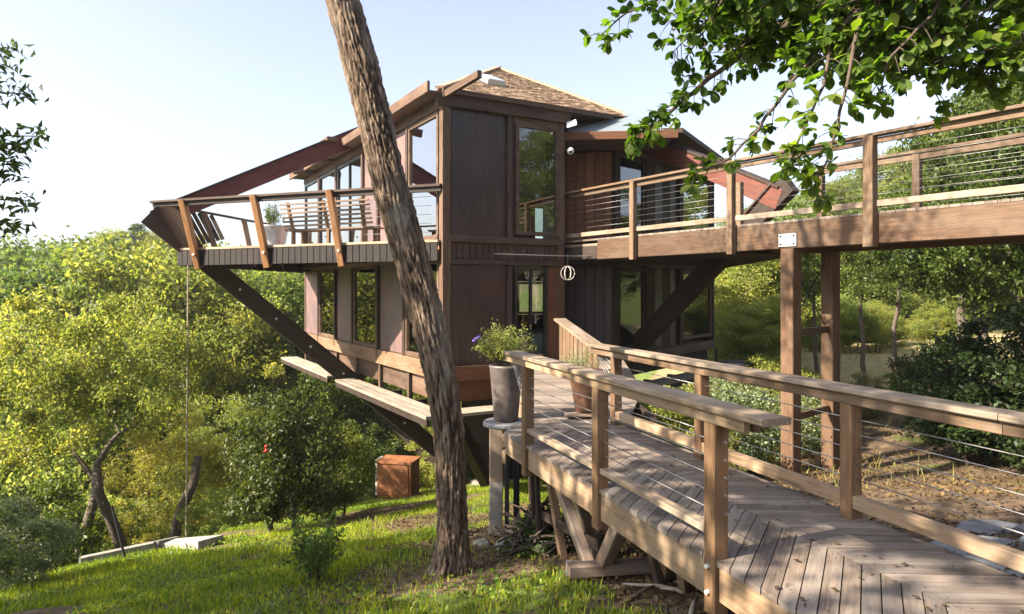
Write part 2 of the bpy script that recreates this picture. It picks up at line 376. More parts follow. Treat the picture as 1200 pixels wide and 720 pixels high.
# ------------------------------------------------------------------ house frame of reference
U = V(-.5, .866, 0); Vv = V(.866, .5, 0); A0 = V(-1.52, 15.2, 0)
def H(u, v, z=0): p = A0+U*u+Vv*v; return V(p.x, p.y, z)
FL, EV = 2.85, 6.12
house = thing('tree_house', (H(6.5, 5).x, H(6.5, 5).y, th(H(6.5, 5).x, H(6.5, 5).y)), 'dark brown two storey timber house braced on diagonal struts above the slope', 'house')
def rect(name, p0, p1, z0, z1, d, mat, parent, off=0.0):
    """upright board between two plan points, thickness d, set back by off along the inward side (left of p0->p1)"""
    p0 = V(p0.x, p0.y, 0); p1 = V(p1.x, p1.y, 0); n = V(-(p1-p0).y, (p1-p0).x, 0).normalized()*off
    return beam(name, p0+n+V(0, 0, (z0+z1)/2), p1+n+V(0, 0, (z0+z1)/2), d, z1-z0, mat, parent, ch=.004)
def window(p0, p1, z0, z1, mat='glass', frame_m='trim', fw=.09, parent=None, off=0, mull=0, name='window'):
    parent = parent or house; d = (p1-p0).normalized(); n = V(-d.y, d.x, 0)
    mid = (p0+p1)/2; L = (p1-p0).length
    wf = MB(); a = L/2; h = (z1-z0)/2
    wf.box((0, 0, h-fw/2), (L, .11, fw)).box((0, 0, -h+fw/2), (L, .13, fw))
    wf.box((-a+fw/2, 0, 0), (fw, .10, 2*h-2*fw)).box((a-fw/2, 0, 0), (fw, .10, 2*h-2*fw))
    for k in range(mull): wf.box((-a+L*(k+1)/(mull+1), 0, 0), (fw*.7, .09, 2*h-2*fw))
    m = Matrix((d, n, V(0, 0, 1))).transposed().to_4x4(); m.translation = mid+n*off+V(0, 0, (z0+z1)/2)
    w_ = wf.build(name, M[frame_m], parent, mw=m)
    for k in range(mull+1):
        x0 = -a+L*k/(mull+1)+fw*.5; x1 = -a+L*(k+1)/(mull+1)-fw*.5
        MB().box(((x0+x1)/2, 0, 0), (x1-x0, .012, 2*h-1.6*fw)).build('pane', M[mat], w_, mw=m)
    return w_

# footprint
A, B = H(0, 0), H(0, 3.2); Lp = H(13, 0)
W1, W2, Rr = V(1.0, 18.9, 0), V(2.75, 18.5, 0), V(7.06, 24.0, 0)
BR, BL = V(2.6, 30.5, 0), H(13, 1.0)
foot = [A, B, W1, W2, Rr, BR, BL, Lp]
def inset(poly, d):
    c = sum(poly, V(0, 0, 0))/len(poly); return [p+(c-p).normalized()*d for p in poly]
fp = [(p.x, p.y) for p in inset(foot, .22)]
MB().prism(fp, -.28, -.02).build('floor_slab', M['floorin'], house)
MB().prism(fp, 2.42, FL).build('upper_floor_slab', M['floorin'], house)
MB().prism([(p.x, p.y) for p in inset(foot, .3)], 5.75, 5.9).build('ceiling', M['cream'], house)
# rooms: rear walls with window bands, one partition downstairs
rect('inner_wall', H(6.4, .5), H(6.4, 4.1), -.02, 2.42, .12, M['cream'], house)
rect('inner_wall', H(8.4, .5), H(8.4, 5.1), FL, 5.75, .12, M['cream'], house)
for z0, z1 in ((-.02, 2.42), (FL, 5.75)):
    for a, b, nw in ((BR, BL, 4), (Rr, BR, 4)):
        rect('rear_wall', a, b, z0-.2, z0+.7, .2, M['brown'], house); rect('rear_wall', a, b, z1-.3, z1+.2, .2, M['brown'], house)
        for k in range(nw): window(a.lerp(b, (k+.02)/nw), a.lerp(b, (k+.98)/nw), z0+.72, z1-.32, 'clear', 'trim', .1)
    rect('rear_wall', BL, Lp, z0-.2, z1+.2, .2, M['brown'], house)

# ---- left face A -> Lp (rect's inward side must be left of p0->p1: go from Lp to A)
def LF(s): return H(s, 0)
def wallseg(s0, s1, z0, z1, kind, fm='trim', gm='glass', mull=0):
    p0, p1 = LF(s1), LF(s0)
    if kind == 'w': return window(p0, p1, z0, z1, gm, fm, .1, off=.02, mull=mull)
    return rect('wall_panel', p0, p1, z0, z1, .08, M[kind], house, .06)
low = [(.22, 2.3, 'w'), (2.4, 4.3, 'panelw'), (4.5, 6.65, 'w'), (6.85, 8.6, 'panelw'), (8.75, 10.8, 'w'), (10.9, 12.95, 'panelw')]
for s0, s1, k in low: wallseg(s0, s1, .12, 2.45, k)
for s in (2.35, 4.4, 6.75, 8.68, 10.85): beam('post', LF(s)+V(0, 0, -.1), LF(s)+V(0, 0, 2.42), .12, .16, M['dark'], house, up=U)
up_ = [(.25, 2.1, 'w'), (2.2, 4.3, 'panelw'), (4.45, 5.7, 'panelw'), (5.8, 8.45, 'w'), (8.65, 10.75, 'w'), (10.85, 12.95, 'w')]
for s0, s1, k in up_: wallseg(s0, s1, FL+.06, EV-.32, k, 'trim' if s0 < 4 else 'black', 'glassl', 1 if 5 < s0 < 8 else 0)
for s in (2.15, 4.38, 5.75, 8.55, 10.8): beam('post', LF(s)+V(0, 0, FL), LF(s)+V(0, 0, EV-.3), .12, .14, M['brown'], house, up=U)
rect('sill_band', Lp, A, -.28, .10, .16, M['rimw'], house, .02)
for i in range(6):
    s0, s1 = 13*i/6+.08, 13*(i+1)/6-.08
    rect('rim_board', LF(s1), LF(s0), -.80, -.30, .1, M['trim'], house, .14)
    beam('bracket', LF(13*(i+.98)/6)+V(.02, .1, -1.0), LF(13*(i+.98)/6)+V(.02, .1, -.3), .12, .14, M['trim'], house, up=U)
rect('header_band', Lp, A, EV-.30, EV-.04, .14, M['trim'], house, .02)
# eave fascia on the left, flying past the corner
beam('eave_board', H(13.6, -.45, EV+.05), H(-.2, -.45, EV+.05), .06, .24, M['trim'], house)
beam('eave_board', H(1.0, -.03, EV-.06), H(-1.8, -.03, EV-.06), .1, .15, M['trim'], house)
beam('eave_soffit', H(13.4, -.2, EV-.02), H(-.1, -.2, EV-.02), .5, .05, M['trim'], house)
for s in (3.4, 8.6, 11.2): beam('rafter_tail', H(s, .3, EV+.02), H(s, -.85, EV-.12), .12, .2, M['trim'], house)
beam('gutter', H(6.2, -.8, EV+.1), H(9.3, -.8, EV+.1), .3, .12, M['trim'], house)

for s0, s1 in ((.4, 2.2), (4.6, 6.55), (8.85, 10.7)):
    for k in range(6): rect('curtain', LF(s1+(s0-s1)*k/6), LF(s1+(s0-s1)*(k+.96)/6), .14, 2.38, .03, M['curtain'], house, .3+.05*(k % 2))
# ---- corner post and bay front A -> B
beam('corner_post', H(.05, .05, -.9), H(.05, .05, EV), .2, .2, M['trim'], house, up=U)
beam('corner_post', H(.05, 3.15, -.3), H(.05, 3.15, EV-.1), .16, .16, M['trim'], house, up=U)
def FF(v): return H(0, v)
rect('wall_panel', FF(.2), FF(1.6), FL+.1, EV-.25, .06, M['panel'], house, .06)
beam('batten', FF(1.68)+V(0, 0, FL), FF(1.68)+V(0, 0, EV-.2), .1, .12, M['brown'], house, up=U)
rect('wall_panel', FF(1.74), FF(1.84), FL+.1, EV-.25, .06, M['brown'], house, .06)
window(FF(1.84), FF(3.06), FL+.2, EV-.42, 'glass', 'trim', .09)
rect('wall_panel', FF(1.8), FF(3.08), EV-.43, EV-.2, .06, M['trim'], house, .02)
rect('floor_band', FF(.1), FF(3.2), FL-.02, FL+.14, .14, M['brown'], house, .02)
for i in range(18):
    v0 = .16+i*.168; rect('siding_board', FF(v0), FF(v0+.15), 2.46, FL-.03, .05, M['brown'], house, .05)
rect('floor_band', FF(.1), FF(3.2), 2.33, 2.45, .15, M['brown'], house, .03)
rect('wall_panel', FF(.2), FF(1.6), .02, 2.32, .06, M['panel'], house, .06)
beam('batten', FF(1.68)+V(0, 0, 0), FF(1.68)+V(0, 0, 2.3), .1, .12, M['brown'], house, up=U)
wd_ = window(FF(1.8), FF(2.72), .02, 2.28, 'glass', 'black', .07, mull=1, name='door')
MB().box((.1, -.07, -.1), (.03, .05, .22)).build('handle', M['steel'], wd_, mw=WM[wd_])
rect('wall_panel', FF(2.74), FF(3.08), .02, 2.32, .06, M['warm'], house, .05)
rect('sill_band', FF(.06), FF(3.2), -.30, .0, .16, M['warm'], house, .0)
rect('rim_board', FF(.1), FF(3.1), -.80, -.33, .1, M['warm'], house, .2)
# bay fascia
beam('eave_board', H(-.06, -.2, EV-.15), H(-.06, 3.35, EV-.15), .1, .26, M['brown'], house)
beam('eave_board', H(-.16, -.1, EV+.03), H(-.16, 4.6, EV+.03), .1, .12, M['brown'], house)
# bay return wall B -> W1
rect('wall_panel', B, W1, -.28, EV-.1, .1, M['panel'], house, .1)
# ---- recessed chamfer wall W1 -> W2
for z0, z1 in ((.02, 2.40), (FL+.05, 5.5)):
    for i in range(7):
        a, b = W1.lerp(W2, i/7+.006), W1.lerp(W2, (i+1)/7-.006)
        rect('siding_board', a, b, z0, z1, .05, M['chamfer'] if z0 > 1 else M['panel'], house, .04)
rect('floor_band', W1, W2, 2.42, FL+.04, .12, M['brown'], house, .02)
rect('backing_wall', W1, W2, -.02, 2.42, .04, M['dark'], house, .12); rect('backing_wall', W1, W2, FL+.05, 5.6, .04, M['dark'], house, .12)
for z0, z1 in ((.0, 2.42), (FL, 5.55)): rect('backing_wall', W2.lerp(Rr, .27), W2.lerp(Rr, .6), z0+.02, z1, .04, M['dark'], house, .14)
rect('backing_wall', FF(1.6), FF(1.82), .0, 2.4, .05, M['brown'], house, .12); rect('backing_wall', FF(1.6), FF(1.84), FL, EV-.2, .04, M['brown'], house, .13); rect('backing_wall', FF(2.7), FF(3.2), .0, 2.4, .05, M['brown'], house, .12)
# ---- right wall W2 -> Rr
def RF(t): return W2.lerp(Rr, t)
for z0, z1 in ((.0, 2.42), (FL, 5.55)):
    for t in (0.01, .27, .60, .985): beam('post', RF(t)+V(0, 0, z0), RF(t)+V(0, 0, z1), .14, .16, M['dark'], house, up=Rr-W2)
    window(RF(.03), RF(.25), z0+.1, z1-.05, 'glass', 'dark', .09)
    for i in range(4): rect('siding_board', RF(.29+i*.075), RF(.29+(i+1)*.075-.004), z0+.02, z1, .05, M['panel'] if i % 2 else M['dark'], house, .05)
    window(RF(.62), RF(.965), z0+.15, z1-.05, 'glassl' if z0 > 1 else 'glass', 'trim', .1)
rect('floor_band', W2, Rr, 2.42, FL-.02, .14, M['brown'], house, .02)
rect('sill_band', W2, Rr, -.30, -.02, .16, M['trim'], house, .0)
rect('rim_board', W2, Rr, -.72, -.32, .1, M['dark'], house, .25)
rect('header_band', W2, Rr, 5.55, 5.8, .14, M['brown'], house, .02)
rect('curtain', V(5.6, 22.6, 0), V(6.5, 23.75, 0), .15, 2.3, .04, M['curtain'], house, .1)
# ---- roof
pk = H(6.5, 4.94, 9.3); RC = [H(-.1, -.15, 6.17), H(-.1, 5.4, 6.22), H(6, 12, 6.1), H(13.2, 11, 6.2), H(13.2, -.15, 6.33)]
MB().add([tuple(p) for p in RC]+[tuple(pk)], [(0,1,5),(1,2,5),(2,3,5),(3,4,5),(4,0,5),(4,3,2,1,0)]).build('roof', M['shingle'], house)
roof = [o for o in COL.objects if o.name == 'roof'][0]
sh = MB(); rng = random.Random(5)
for i in range(5):
    a, b = RC[i], RC[(i+1) % 5]; n = (b-a).cross(pk-a).normalized()
    if n.z < 0: n = -n
    ex = (b-a).normalized(); mid_t = (pk-a).dot(ex); foot_p = a+ex*mid_t; upv = (pk-foot_p); sl = upv.length; ey = upv.normalized(); Lb = (b-a).length
    rows = int(sl/.17)
    for r in range(rows):
        y0 = r*.17; f0 = y0/sl; xl = mid_t*f0; xr = Lb-(Lb-mid_t)*f0; x = xl-rng.random()*.2
        while x < xr:
            wdt = rng.uniform(.14, .3); x0, x1 = max(x, xl), min(x+wdt-.012, xr)
            if x1-x0 > .05:
                dz = .03+rng.random()*.012; y1 = min(y0+.30, sl*.999); dy = rng.random()*.02
                q = lambda xx, yy, zz: a+ex*xx+ey*yy+n*zz
                t0 = max(x0, mid_t*y1/sl-.0); t1 = min(x1, Lb-(Lb-mid_t)*y1/sl)
                if t1 < t0: t0 = t1 = (t0+t1)/2
                sh.add([q(x0, y0-dy, dz), q(x1, y0-dy, dz), q(t1, y1, .012), q(t0, y1, .012), q(x0, y0-dy, 0), q(x1, y0-dy, 0)], [(0,1,2,3), (4,5,1,0), (4,0,3), (5,2,1)])
            x += wdt
tag(sh.build('shingles', M['shingle'], roof), kind='stuff')
for i in range(5): beam('ridge_cap', RC[i].lerp(pk, .01)+V(0, 0, .05), pk+V(0, 0, .05), .22, .05, M['shingle'], roof)
# skylight on the front slope
nF = (RC[1]-RC[0]).cross(pk-RC[0]).normalized(); nF = nF if nF.z > 0 else -nF
sc = H(2.2, 2.3, 0); f = (2.2+.1)/6.6; sc.z = 6.18+f*3.12
ex = Vv; ey = nF.cross(ex); mS = Matrix((ex, ey, nF)).transposed().to_4x4(); mS.translation = sc+nF*.1
skl = MB().box((0, .42, 0), (.52, .08, .12)).box((0, -.42, 0), (.52, .08, .12)).box((-.22, 0, 0), (.08, .77, .12)).box((.22, 0, 0), (.08, .77, .12)).build('skylight', M['roofmetal'], roof, mw=mS)
MB().box((0, 0, .07), (.5, .9, .03)).build('pane', M['skyglass'], skl, mw=mS)
# metal clad canopy beside the bay
E1, E2, F1, F2 = V(1.28, 17.0, 5.66), V(3.75, 16.75, 5.66), V(1.5, 18.9, 6.5), V(3.2, 17.9, 6.42)
cn = MB().add([E1, E2, F2, F1, E1+V(0, 0, -.03), E2+V(0, 0, -.03), F2+V(0, 0, -.8), F1+V(0, 0, -.8)], [(0,1,2,3), (4,7,6,5), (0,4,5,1), (1,5,6,2), (2,6,7,3), (3,7,4,0)]).build('canopy_roof', M['roofmetal'], house)
beam('eave_board', E1+V(-.02, -.05, -.1), E2+V(.3, -.08, -.1), .07, .2, M['warm'], house)
beam('eave_soffit', E1+V(.1, .55, -.2), E2+V(.2, .55, -.2), 1.1, .06, M['brown'], house)
MB().prism([(3.3, 17.3), (4.3, 17.2), (8.2, 24.0), (6.2, 26.6), (2.2, 21.2)], lambda p: 5.72, lambda p: 5.84).build('canopy_roof', M['brown'], house)
for k, (t, e) in enumerate(((.35, 1.5), (.75, 1.3))):
    p = RF(t); nn = V((Rr-W2).y, -(Rr-W2).x, 0).normalized(); beam('rafter_tail', p-nn*.3+V(0, 0, 5.9), p+nn*e+V(0, 0, 5.9), .14, .14, M['dark'], house)
# ---- red roof beams and the great struts
beam('red_beam', H(6.5, 1.2, 7.0), H(6.5, -5.45, 3.62), .26, .46, M['maroon'], house)
beam('beam_cap', H(6.5, 1.2, 7.27), H(6.5, -5.45, 3.89), .34, .06, M['dark'], house)
beam('red_beam', H(4.4, 6.5, 7.55), H(-3.8, 6.5, 3.75), .26, .46, M['red'], house)
beam('beam_cap', H(4.4, 6.5, 7.82), H(-3.8, 6.5, 4.02), .34, .06, M['dark'], house)
beam('strut', H(6.5, -5.6, 3.72), H(6.5, 5.2, -5.6), .26, .48, M['dark'], house)
beam('strut', H(-4.0, 6.5, 4.1), H(1.2, 6.5, .1), .24, .5, M['dark'], house)
beam('strut', H(1.2, 6.5, .1), H(6.6, 6.5, -4.6), .24, .5, M['dark'], house)
beam('strut_cap', H(-3.98, 6.5, 4.42), H(-2.2, 6.5, 2.98), .36, .05, M['brown'], house)
for k in range(7):
    t = .12+k*.09; c = H(6.5, -5.6, 3.72).lerp(H(6.5, 5.2, -5.6), t); nn = -U
    MB().tube([c+nn*.12, c+nn*.16], .035, 8).build('bolt', M['plate'], house)
beam('strut', H(1.0, .5, -.9), H(5.5, 4.5, -5.4), .26, .4, M['dark'], house)
beam('strut', H(10.5, .5, -.9), H(7.5, 4.5, -5.6), .26, .4, M['dark'], house)
MB().prism([tuple(H(5.2, 3.8)[:2]), tuple(H(5.2, 7.6)[:2]), tuple(H(8.2, 7.6)[:2]), tuple(H(8.2, 3.8)[:2])], -7.5, -4.5).build('footing', M['conc'], house)
MB().prism([tuple(H(5.6, 4.2)[:2]), tuple(H(5.6, 7.2)[:2]), tuple(H(7.8, 7.2)[:2]), tuple(H(7.8, 4.2)[:2])], -4.6, -.3).build('core', M['dark'], house)

# ---- left upper deck (prow)
T = H(6.5, -4.85); TR = H(6.5, -5.45)
dk = [A+V(.05, -.05, 0), T, Lp]
# deck boards run parallel to the left face
for i in range(30):
    v0 = -.08-i*.16; v1 = v0-.148
    if v1 < -4.8: break
    def srange(v): f_ = -v/4.85; return 6.5*f_, 13-6.5*f_
    a0, a1 = srange(v0); b0, b1 = srange(v1)
    poly = [tuple(H(a0, v0)[:2]), tuple(H(a1, v0)[:2]), tuple(H(b1, v1)[:2]), tuple(H(b0, v1)[:2])]
    MB().prism(poly, FL-.05, FL).build('deck_board', M['slatgrey'], house)
def edge(p, q, nb):
    d = (q-p).normalized()
    beam('deck_edge', p+V(0, 0, FL-.01), q+V(0, 0, FL-.01), .16, .06, M['cap'], house)
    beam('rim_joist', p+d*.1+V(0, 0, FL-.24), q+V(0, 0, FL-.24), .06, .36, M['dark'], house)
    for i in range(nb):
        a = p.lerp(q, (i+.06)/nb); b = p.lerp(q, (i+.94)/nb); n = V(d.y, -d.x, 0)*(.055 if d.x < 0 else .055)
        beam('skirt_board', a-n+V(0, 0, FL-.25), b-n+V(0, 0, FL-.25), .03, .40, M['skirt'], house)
edge(A+V(-.1, 0, 0), T, 42); edge(T, Lp, 10)
for k in range(5): # joists under
    f_ = (k+1)/6; beam('joist', H(6.5*f_+.1, -4.85*f_, FL-.2), H(6.5*f_+.1, 0, FL-.2), .1, .22, M['dark'], house) if f_ < .95 else None
beam('joist', H(.3, -.25, FL-.2), H(12.7, -.25, FL-.2), .1, .22, M['dark'], house)
zr = 4.08
# top rail flares outwards
Ar = H(.0, -.06)
def out_(p, k): n = V(-(T-A).y, (T-A).x, 0).normalized(); n = n if n.y < 0 else -n; return p+n*k
beam('handrail', out_(Ar, .0)+V(0, 0, zr), TR+V(-.06, 0, zr), .17, .06, M['brown'], house)
beam('handrail', out_(Ar, .0)+V(0, 0, zr-.09), TR+V(0, 0, zr-.09), .06, .10, M['dark'], house)
beam('handrail', TR+V(0, 0, zr-.02), Lp+V(-.2, -.1, zr-.02), .17, .05, M['brown'], house)
for f_ in (.345, .625, .915):
    p = A.lerp(T, 1-.92 if f_ == 99 else f_); q = Ar.lerp(TR, f_*.985)
    lo = out_(p, .1)+V(.03, 0, 2.32); lo.x = p.x+.06; hi = out_(q, .1)+V(-.05, -.02, zr+.02); hi.x = lo.x-.27
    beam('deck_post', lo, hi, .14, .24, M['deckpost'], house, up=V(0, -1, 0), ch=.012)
    MB().tube([lo.lerp(hi, .2)+V(0, -.12, 0), lo.lerp(hi, .2)+V(0, -.15, 0)], .03, 8).build('bolt', M['plate'], house)
for f_ in (.25, .5, .75, .98):
    p = T.lerp(Lp, f_); q = TR.lerp(Lp, f_); beam('deck_post', p+V(0, 0, 2.5), q+V(0, 0, zr-.04), .1, .16, M['slatgrey'], house)
for k in range(5):
    z = FL+.2+k*.2; cable('rail_cable', A.lerp(T, .04)+V(0, 0, z), A.lerp(T, .26)+V(0, 0, z), .006, M['steel'], house)
# prow fan boards
for k in range(9):
    f_ = .93+.07*k/8; lo = A.lerp(T, .90+.10*k/8)+V(0, 0, FL+.02); hi = Ar.lerp(TR, f_)+V(0, 0, zr-.06)
    beam('prow_board', lo, hi, .045, .11, M['brown'], house)
    lo = T.lerp(Lp, .03+.03*k)+V(0, 0, FL+.05*k+.02); hi = TR.lerp(Lp, .02+.034*k)+V(0, 0, zr-.08)
    beam('prow_board', lo, hi, .045, .11, M['dark'], house)
beam('prow_rail', T+V(.3, 0, FL+.15), TR+V(.12, 0, zr-.25), .08, .09, M['slatgrey'], house)
# lower ledge round the house foot
zl = -.92
def ledge(p, q, wdt=.62):
    d = (q-p).normalized(); n = V(-d.y, d.x, 0); L = (q-p).length
    for k in range(3):
        o_ = n*(wdt*(k/3+1/6)); beam('ledge_board', p+o_+V(0, 0, zl), q+o_+V(0, 0, zl), wdt/3-.012, .07, M['oldwood'], house)
    beam('ledge_joist', p+n*.05+V(0, 0, zl-.11), q+n*.05+V(0, 0, zl-.11), .06, .14, M['dark'], house)
    for k in range(max(2, int(L/1.6))):
        c = p.lerp(q, (k+.5)/max(2, int(L/1.6))); beam('ledge_arm', c+n*.02+V(0, 0, zl-.1), c+n*1.1+V(0, 0, zl-.1), .09, .14, M['dark'], house)
ledge(H(13.8, -.75), H(7.0, -.75)); ledge(H(6.1, -.75), H(-.75, -.75)); ledge(H(-.78, -.1), H(-.78, 3.6))
nR = V((Rr-W2).y, -(Rr-W2).x, 0).normalized(); dR = (Rr-W2).normalized()
ledge(W2+nR*.75, Rr+nR*.75+dR*1.2)
MB().prism([tuple((Rr+nR*.75+dR*1.1)[:2]), tuple((Rr+nR*.2+dR*2.6)[:2]), tuple((Rr-nR*.3+dR*1.1)[:2])], -1.2, -.86).build('ledge_prow', M['dark'], house)
for t in (.62, .97): beam('ledge_post', RF(t)+nR*.2+V(0, 0, -.9), RF(t)+nR*.2+V(0, 0, -.3), .1, .1, M['dark'], house)
# horizontal conduit along the bay and out to the walkway
MB().tube([H(-.12, 1.2, 2.58), H(-.12, 3.2, 2.58), V(1.95, 16.3, 2.56)], .012, 8).build('conduit', M['steel'], house, True)

# ------------------------------------------------------------------ upper walkway
dW = V(.55, -.835, 0).normalized(); nW = V(.835, .55, 0).normalized()
wk = thing('upper_walkway', (4.83, 11.86, th(4.83, 11.86)), 'raised brown timber walkway on tall posts leading to the upper storey', 'walkway')
def Wp(t, n, z=0): p = nW*n+dW*t; return V(p.x, p.y, z)
t0 = Wp(0, 0).x*0+(dW.x*1.31+dW.y*17.2); T0 = V(1.31, 17.2, 0).dot(dW)
NN, NF = 10.62, 12.32
def tpx(px, n):      # distance along the walkway at which a point of side n sits on the sight line of column px
    k = (px-600)/800; a = nW*n; return (k*a.y-a.x)/(dW.x-k*dW.y)
tn = {p: tpx(p, NN) for p in (662, 702, 747, 862, 1025)}
tend = tn[1025]+7.4
zf0, zf1, zt = 2.47, 2.93, 4.10
def stretch(ts): return list(zip(ts[:-1], ts[1:]))
segs = stretch([tn[702], tn[747], tn[862], tn[1025], tn[1025]+2.6, tend])
for a, b in segs: beam('edge_beam', Wp(a+.01, NN, (zf0+zf1)/2), Wp(b-.01, NN, (zf0+zf1)/2), .12, zf1-zf0, M['walk'], wk, ch=.012)
beam('edge_beam', Wp(tn[662]-.1, NN+.06, 2.62), Wp(tn[702], NN+.06, 2.62), .1, .3, M['dark'], wk)
beam('edge_beam', Wp(tn[862]-1.6, NF, (zf0+zf1)/2), Wp(tend, NF, (zf0+zf1)/2), .12, zf1-zf0, M['walk'], wk)
q = T0-.2; i = 0
while q < tend:
    far = NF+.1 if q > tn[862]-1.6 else NF+.1
    p = [Wp(q, NN-.06), Wp(q+.142, NN-.06), Wp(q+.142, far), Wp(q, far)]
    MB().prism([tuple(k[:2]) for k in p], zf1, zf1+.04).build('deck_board', M['deck'], wk); q += .15
posts_n = [tn[662], tn[747], tn[862], tn[1025], tn[1025]+2.6, tn[1025]+5.0]
for k, t in enumerate(posts_n):
    wdt = .13 if k < 3 else .16
    beam('rail_post', Wp(t, NN-.13, zf0-.05), Wp(t, NN-.13, zt+.03), wdt, wdt, M['rail'], wk, up=dW, ch=.01)
for a, b in stretch(posts_n):
    for z, h in ((zt+.06, .05), (zt-.03, .09)): beam('handrail', Wp(a, NN-.06 if h > .06 else NN-.08, z), Wp(b-.004, NN-.06 if h > .06 else NN-.08, z), .16 if h < .06 else .05, h, M['rail'], wk)
    beam('bottom_rail', Wp(a+.06, NN-.08, zf1+.16), Wp(b-.06, NN-.08, zf1+.16), .05, .10, M['cap'], wk)
    if a > T0+.6 or True:
        for k in range(6): cable('rail_cable', Wp(a, NN-.1, zf1+.32+k*.13), Wp(b, NN-.1, zf1+.32+k*.13), .003, M['steel'], wk)
fa = tpx(865, NF); fposts = [fa, tpx(960, NF), tpx(1073, NF), tpx(1073, NF)+2.4, tpx(1073, NF)+4.8]
for t in fposts: beam('rail_post', Wp(t, NF+.05, zf0), Wp(t, NF+.05, zt), .13, .13, M['rail'], wk, up=dW, ch=.01)
for a, b in stretch(fposts):
    if a < fposts[1]: continue
    beam('handrail', Wp(a, NF+.05, zt+.04), Wp(b-.004, NF+.05, zt+.04), .16, .05, M['rail'], wk)
    beam('handrail', Wp(a, NF+.03, zt-.05), Wp(b-.004, NF+.03, zt-.05), .05, .10, M['rail'], wk)
    beam('bottom_rail', Wp(a, NF+.03, zf1+.18), Wp(b, NF+.03, zf1+.18), .05, .10, M['rail'], wk)
    for k in range(6): cable('rail_cable', Wp(a, NF+.03, zf1+.3+k*.13), Wp(b, NF+.03, zf1+.3+k*.13), .003, M['steel'], wk)
tc = tpx(926, NN); tf = tpx(974, NF)
cb = Wp(tc, NN+.02); fb = Wp(tf, NF-.02)
beam('column', cb+V(0, 0, th(cb.x, cb.y)-.3), cb+V(0, 0, zf0), .25, .25, M['walk'], wk, up=dW, ch=.012)
beam('column', fb+V(0, 0, th(fb.x, fb.y)-.3), fb+V(0, 0, zf0), .25, .25, M['walk'], wk, up=dW, ch=.012)
for z in (1.0, -.5): beam('brace', cb+V(0, 0, z), fb+V(0, 0, z), .06, .12, M['walk'], wk)
gp = Wp(tc, NN-.075, 2.62); mG, _ = frame(gp-dW*.2, gp+dW*.2)
pl = MB().box((0, 0, 0), (.34, .02, .22)).build('gusset_plate', M['plate'], wk, mw=mG)
for sx in (-.13, .13):
    for sz in (-.07, .07):
        MB().tube([(sx, -.03, sz), (sx, .03, sz)], .018, 6).build('bolt', M['rubber'], pl, mw=mG)
cable('tie_rod', cb+V(.1, .3, 2.3), fb+V(-.1, 0, 1.05), .012, M['rubber'], wk); cable('tie_rod', fb+V(-.1, 0, 2.3), cb+V(.1, .3, 1.05), .012, M['rubber'], wk)
# house side landing of the walkway, between tip and walls
MB().prism([(1.35, 17.05), (4.2, 13.4), (6.2, 14.75), (7.3, 23.4), (2.9, 18.4), (1.3, 18.7)], 2.5, 2.80).build('landing_frame', M['dark'], wk)
lp = [(1.35, 17.05), (4.2, 13.4), (6.2, 14.75), (7.3, 23.4), (2.9, 18.4), (1.3, 18.7)]
MB().prism(lp, 2.804, 2.86).build('landing_deck', M['slatgrey'], wk)

# ------------------------------------------------------------------ footbridge
hd = R(-19.3); d_ = V(math.sin(hd), math.cos(hd), 0); n_ = V(math.cos(hd), -math.sin(hd), 0)
def Bp(t, n, z=0): p = n_*n+d_*t; return V(p.x, p.y, z)
NL, NR, NC = 2.80, 4.19, 3.55
br = thing('footbridge', (Bp(6, NC).x, Bp(6, NC).y, -.3), 'weathered timber footbridge with chevron planks and cable railings leading to the door', 'footbridge')
E_L, E_R, tA, tB = NL-.10, NR+.10, 1.2, 8.0
# chevron boards
hl, hr = R(47), R(68)
def clip_poly(poly, a, b, c):      # keep a*t+b*n<=c
    o = []
    for i in range(len(poly)):
        p, q = poly[i], poly[(i+1) % len(poly)]; fp_, fq = a*p[0]+b*p[1]-c, a*q[0]+b*q[1]-c
        if fp_ <= 0: o.append(p)
        if fp_*fq < 0: k = fp_/(fp_-fq); o.append((p[0]+(q[0]-p[0])*k, p[1]+(q[1]-p[1])*k))
    return o
pitch = .143
def chev(t_ap, edge_n, sgn, ang, gap=.005):
    w_ = edge_n-NC; dt = -abs(w_)/math.tan(ang)
    poly = [(t_ap+gap, NC+sgn*.003), (t_ap+pitch-gap, NC+sgn*.003), (t_ap+pitch-gap+dt, edge_n), (t_ap+gap+dt, edge_n)]
    poly = clip_poly(poly, -1, 0, -tA); poly = clip_poly(poly, 1, 0, tB) if poly else poly
    return poly
k = 0; tt = tA-.4; rg = random.Random(2)
while tt < tB+1.2:
    for e_, s_, an in ((E_L, -1, hl), (E_R, 1, hr)):
        po = chev(tt, e_, s_, an)
        if len(po) >= 3:
            c = Bp(sum(p[0] for p in po)/len(po), sum(p[1] for p in po)/len(po), 0)
            di = (Bp(-abs(e_-NC)/math.tan(an), e_-NC)).normalized()
            m = Matrix((di, V(0, 0, 1).cross(di), V(0, 0, 1))).transposed().to_4x4(); m.translation = c+V(0, 0, rg.uniform(-.003, .003)); mi = m.inverted()
            pts = [mi @ V(*Bp(p[0], p[1])[:2], 0) for p in po]
            MB().prism([(p.x, p.y) for p in pts], -.038, 0).build('plank', M['deck'], br, mw=m)
    tt += pitch
